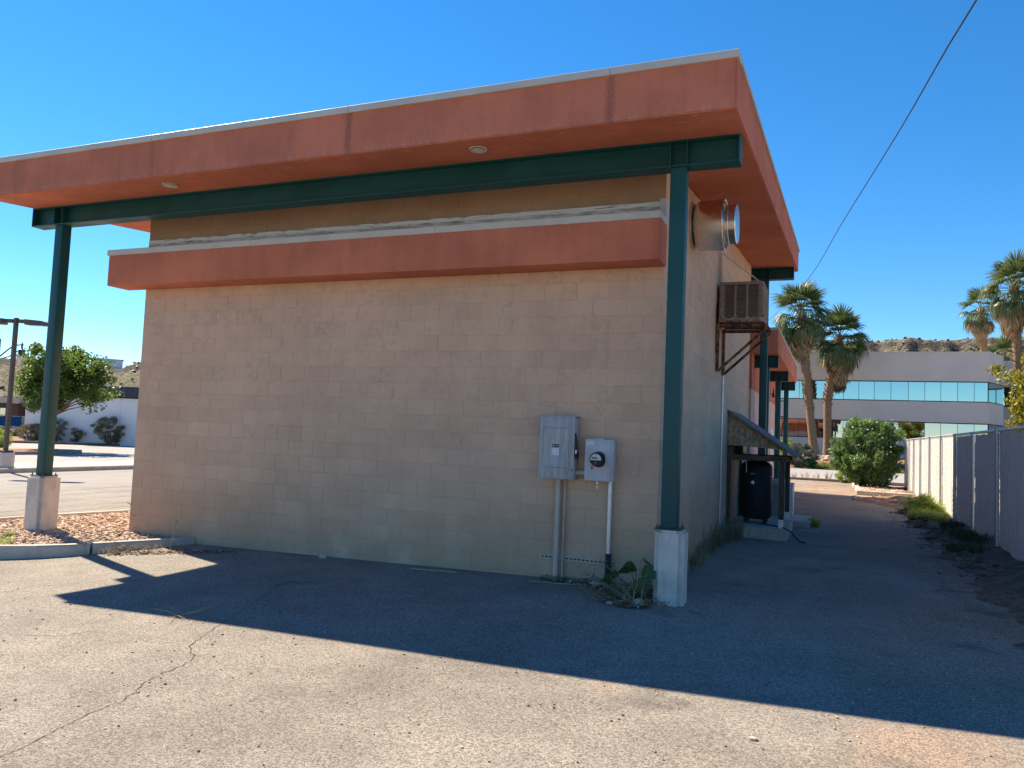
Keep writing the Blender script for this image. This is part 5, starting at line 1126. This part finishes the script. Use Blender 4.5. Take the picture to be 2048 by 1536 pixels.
for i in range(150):
    x = random.uniform(-1.3, .1); y = random.uniform(-1.0, -.06)
    if inpoly(x, y, pp): a = random.uniform(0, 6.3); L = random.uniform(.05, .2); mb.tube([(x, y, g(x, y)+.02), (x+L*.5*math.cos(a), y+L*.5*math.sin(a), g(x, y)+.03+random.random()*.02), (x+L*math.cos(a+.2), y+L*math.sin(a+.2), g(x, y)+.02)], .003, 5)
stuff(tag(obj('twigs', mb, 'stem'), 'thin dry twigs lying in the soil patch by the pedestal', 'twigs'))
for i, (x, y, r, lb_) in enumerate(((-.62, -.22, .055, 'grey stone in the litter below the meter'), (.02, -.88, .065, 'pale stone at the foot of the right pedestal'), (-.25, -.98, .030, 'small pale stone at the front edge of the soil patch'), (-4.33, -.13, .045, 'lone pale stone by the block wall foot'), (1.42, -4.0, .02, 'small white stone alone on the sunlit asphalt'))):
    mb = MB(); b = bmesh.new(); bmesh.ops.create_icosphere(b, subdivisions=2, radius=r)
    for v in b.verts: k = 1+random.uniform(-.13, .13); v.co = (x+v.co.x*k*1.3, y+v.co.y*k, g(x, y)+r*.35+v.co.z*k*.65)
    b.verts.index_update(); mb.add([v.co[:] for v in b.verts], [[v.index for v in f.verts] for f in b.faces], .8); b.free(); tag(obj('stone', mb, 'rock'), lb_, 'stone')
WEED = thing('broad_leaf_weed', 'lush green broad leaved weed growing against the right pedestal', 'weed', (-.02, -.62, .14))
def leaf_obj(c, r, az, tilt, roll, stem_from):
    mb = MB(); R = Euler((roll, tilt, az), 'XYZ').to_matrix(); n = 14; prof = []
    for i in range(n+1):
        t = i/n; w = math.sin(math.pi*t**.72)**.8*(.50+.06*math.sin(t*30)); prof.append((t, w))
    vs = []
    for t, w in prof:
        zc = -.22*t*t+.05*math.sin(t*9)
        for k in (-1, -.5, 0, .5, 1): vs.append(Vector(c)+R @ Vector(((t-.08)*r*2, w*k*r*2*.92, (zc+.16*abs(k)*w)*r*2)))
    mb.add(vs, [(i*5+k, i*5+k+1, i*5+6+k, i*5+5+k) for i in range(n) for k in range(4)]); mb.t = [random.random()*.2+.15*(hash((i//4, az)) % 3) for i in range(len(mb.f))]
    lo = obj('leaf', mb, 'leaf_broad', WEED, True, 80); obj('stalk', MB().tube([stem_from, (Vector(stem_from)+Vector(c))*.5+Vector((0, 0, .03)), c], .005, 5), 'leaf_broad', lo); return lo
root = (-.05, -.60, g(-.05, -.6))
for c, r, az, ti, ro in (((-.27, -.62, .40), .105, -2.5, .15, .85), ((-.02, -.74, .20), .125, -1.7, .65, .15), ((-.16, -.68, .30), .085, -2.2, .5, -.3), ((.0, -.70, .40), .10, -1.2, .55, .4), ((-.10, -.56, .50), .080, 2.7, .1, .9), ((-.16, -.5, .46), .08, 2.9, .25, .5), ((.03, -.66, .52), .085, -.6, .5, .8), ((.06, -.74, .44), .075, -1.4, .8, .2), ((.02, -.60, .56), .060, 1.5, -.2, .6), ((.05, -.78, .24), .085, -1.0, .8, -.3)):
    leaf_obj(c, r, az, ti, ro, root)
ST = thing('dry_weed_stalks', 'pale dry seeding weed stalks arching out before the right pedestal', 'weed', (-.05, -.9, .15))
rr = random.Random(77)
ends = [(-.78, -.34, .40), (-.62, -.5, .36), (-.50, -.40, .50), (-.38, -.52, .34), (.05, -.86, .62), (.10, -.90, .50), (-.02, -.95, .42), (-.66, -.70, .27), (.22, -.95, .28), (-.2, -.9, .40), (.34, -1.0, .24), (-.85, -.55, .26), (-.55, -.85, .25), (-.40, -1.0, .22), (-.25, -.6, .36), (-.45, -.7, .33), (-.7, -.45, .24), (-.3, -.75, .30), (.0, -1.08, .25), (-.15, -1.1, .22)]
for i, e in enumerate(ends):
    b = (rr.uniform(-.15, .08), rr.uniform(-1.02, -.84), .17); mb = MB(); pts = []
    for k in range(9): t = k/8; pts.append((b[0]+(e[0]-b[0])*t+rr.gauss(0, .006), b[1]+(e[1]-b[1])*t+rr.gauss(0, .006), b[2]+(e[2]-b[2])*(t**.75)))
    mb.tube(pts, [.0060-.0005*k for k in range(9)], 5); sd = MB()
    for k in range(34):
        p = pts[rr.randrange(3, 9)]; d = (rr.gauss(0, .03), rr.gauss(0, .03), rr.gauss(.005, .025)); q = (p[0]+d[0], p[1]+d[1], p[2]+d[2]); sd.tube([p, q], .0016, 4); s = rr.uniform(.004, .009)
        sd.add([(q[0]-s, q[1], q[2]), (q[0], q[1]-s*.5, q[2]+s), (q[0]+s, q[1], q[2]), (q[0], q[1]+s*.5, q[2]-s)], [(0,1,2,3)])
    sk_ = obj('stalk', mb, 'stem', ST); stuff(obj('seed_heads', sd, 'seed', sk_))
tag(obj('dry_sprig', (lambda mb: (mb.tube([(.42, -1.0, .17), (.48, -1.12, .19), (.52, -1.22, .175)], .003, 4), mb.tube([(.48, -1.12, .19), (.38, -1.2, .175)], .0025, 4), mb)[-1])(MB()), 'stem'), 'thin straw sprig on the asphalt right of the pedestal', 'sprig')
tag(obj('wood_lath', MB().tube([(-2.92, -.32, g(-2.9, -.3)+.01), (-2.6, -.31, g(-2.6, -.3)+.012), (-2.31, -.27, g(-2.3, -.3)+.01)], .011, 6), 'stem'), 'short pale stick lying by the foot of the block wall', 'stick')
tag(obj('pale_stick', MB().tube([(-1.36, -.36, g(-1.3, -.3)+.01), (-1.0, -.35, g(-1, -.3)+.012), (-.7, -.30, g(-.7, -.3)+.02)], .007, 5), 'stem'), 'thin pale stick lying before the conduits', 'stick')
mb = MB(); rr = random.Random(5); bx_, by_ = -3.55, -3.32
for L, a, c in ((.36, .75, .10), (.28, .55, .05), (.30, .45, .08), (.30, 3.0, .03), (.25, -1.2, .02), (.26, 2.6, .06), (.2, -.6, .02)):
    mb.tube([(bx_, by_, g(bx_, by_)+.012), (bx_+L*.5*math.cos(a), by_+L*.5*math.sin(a), g(bx_, by_)+.02+c*.4), (bx_+L*math.cos(a+.15), by_+L*math.sin(a+.15), g(bx_, by_)+.01+c)], [.004, .003, .0015], 5)
tag(obj('dry_branch', mb, 'stem'), 'bleached forked twig at the edge of the roof shadow on the asphalt', 'branch')
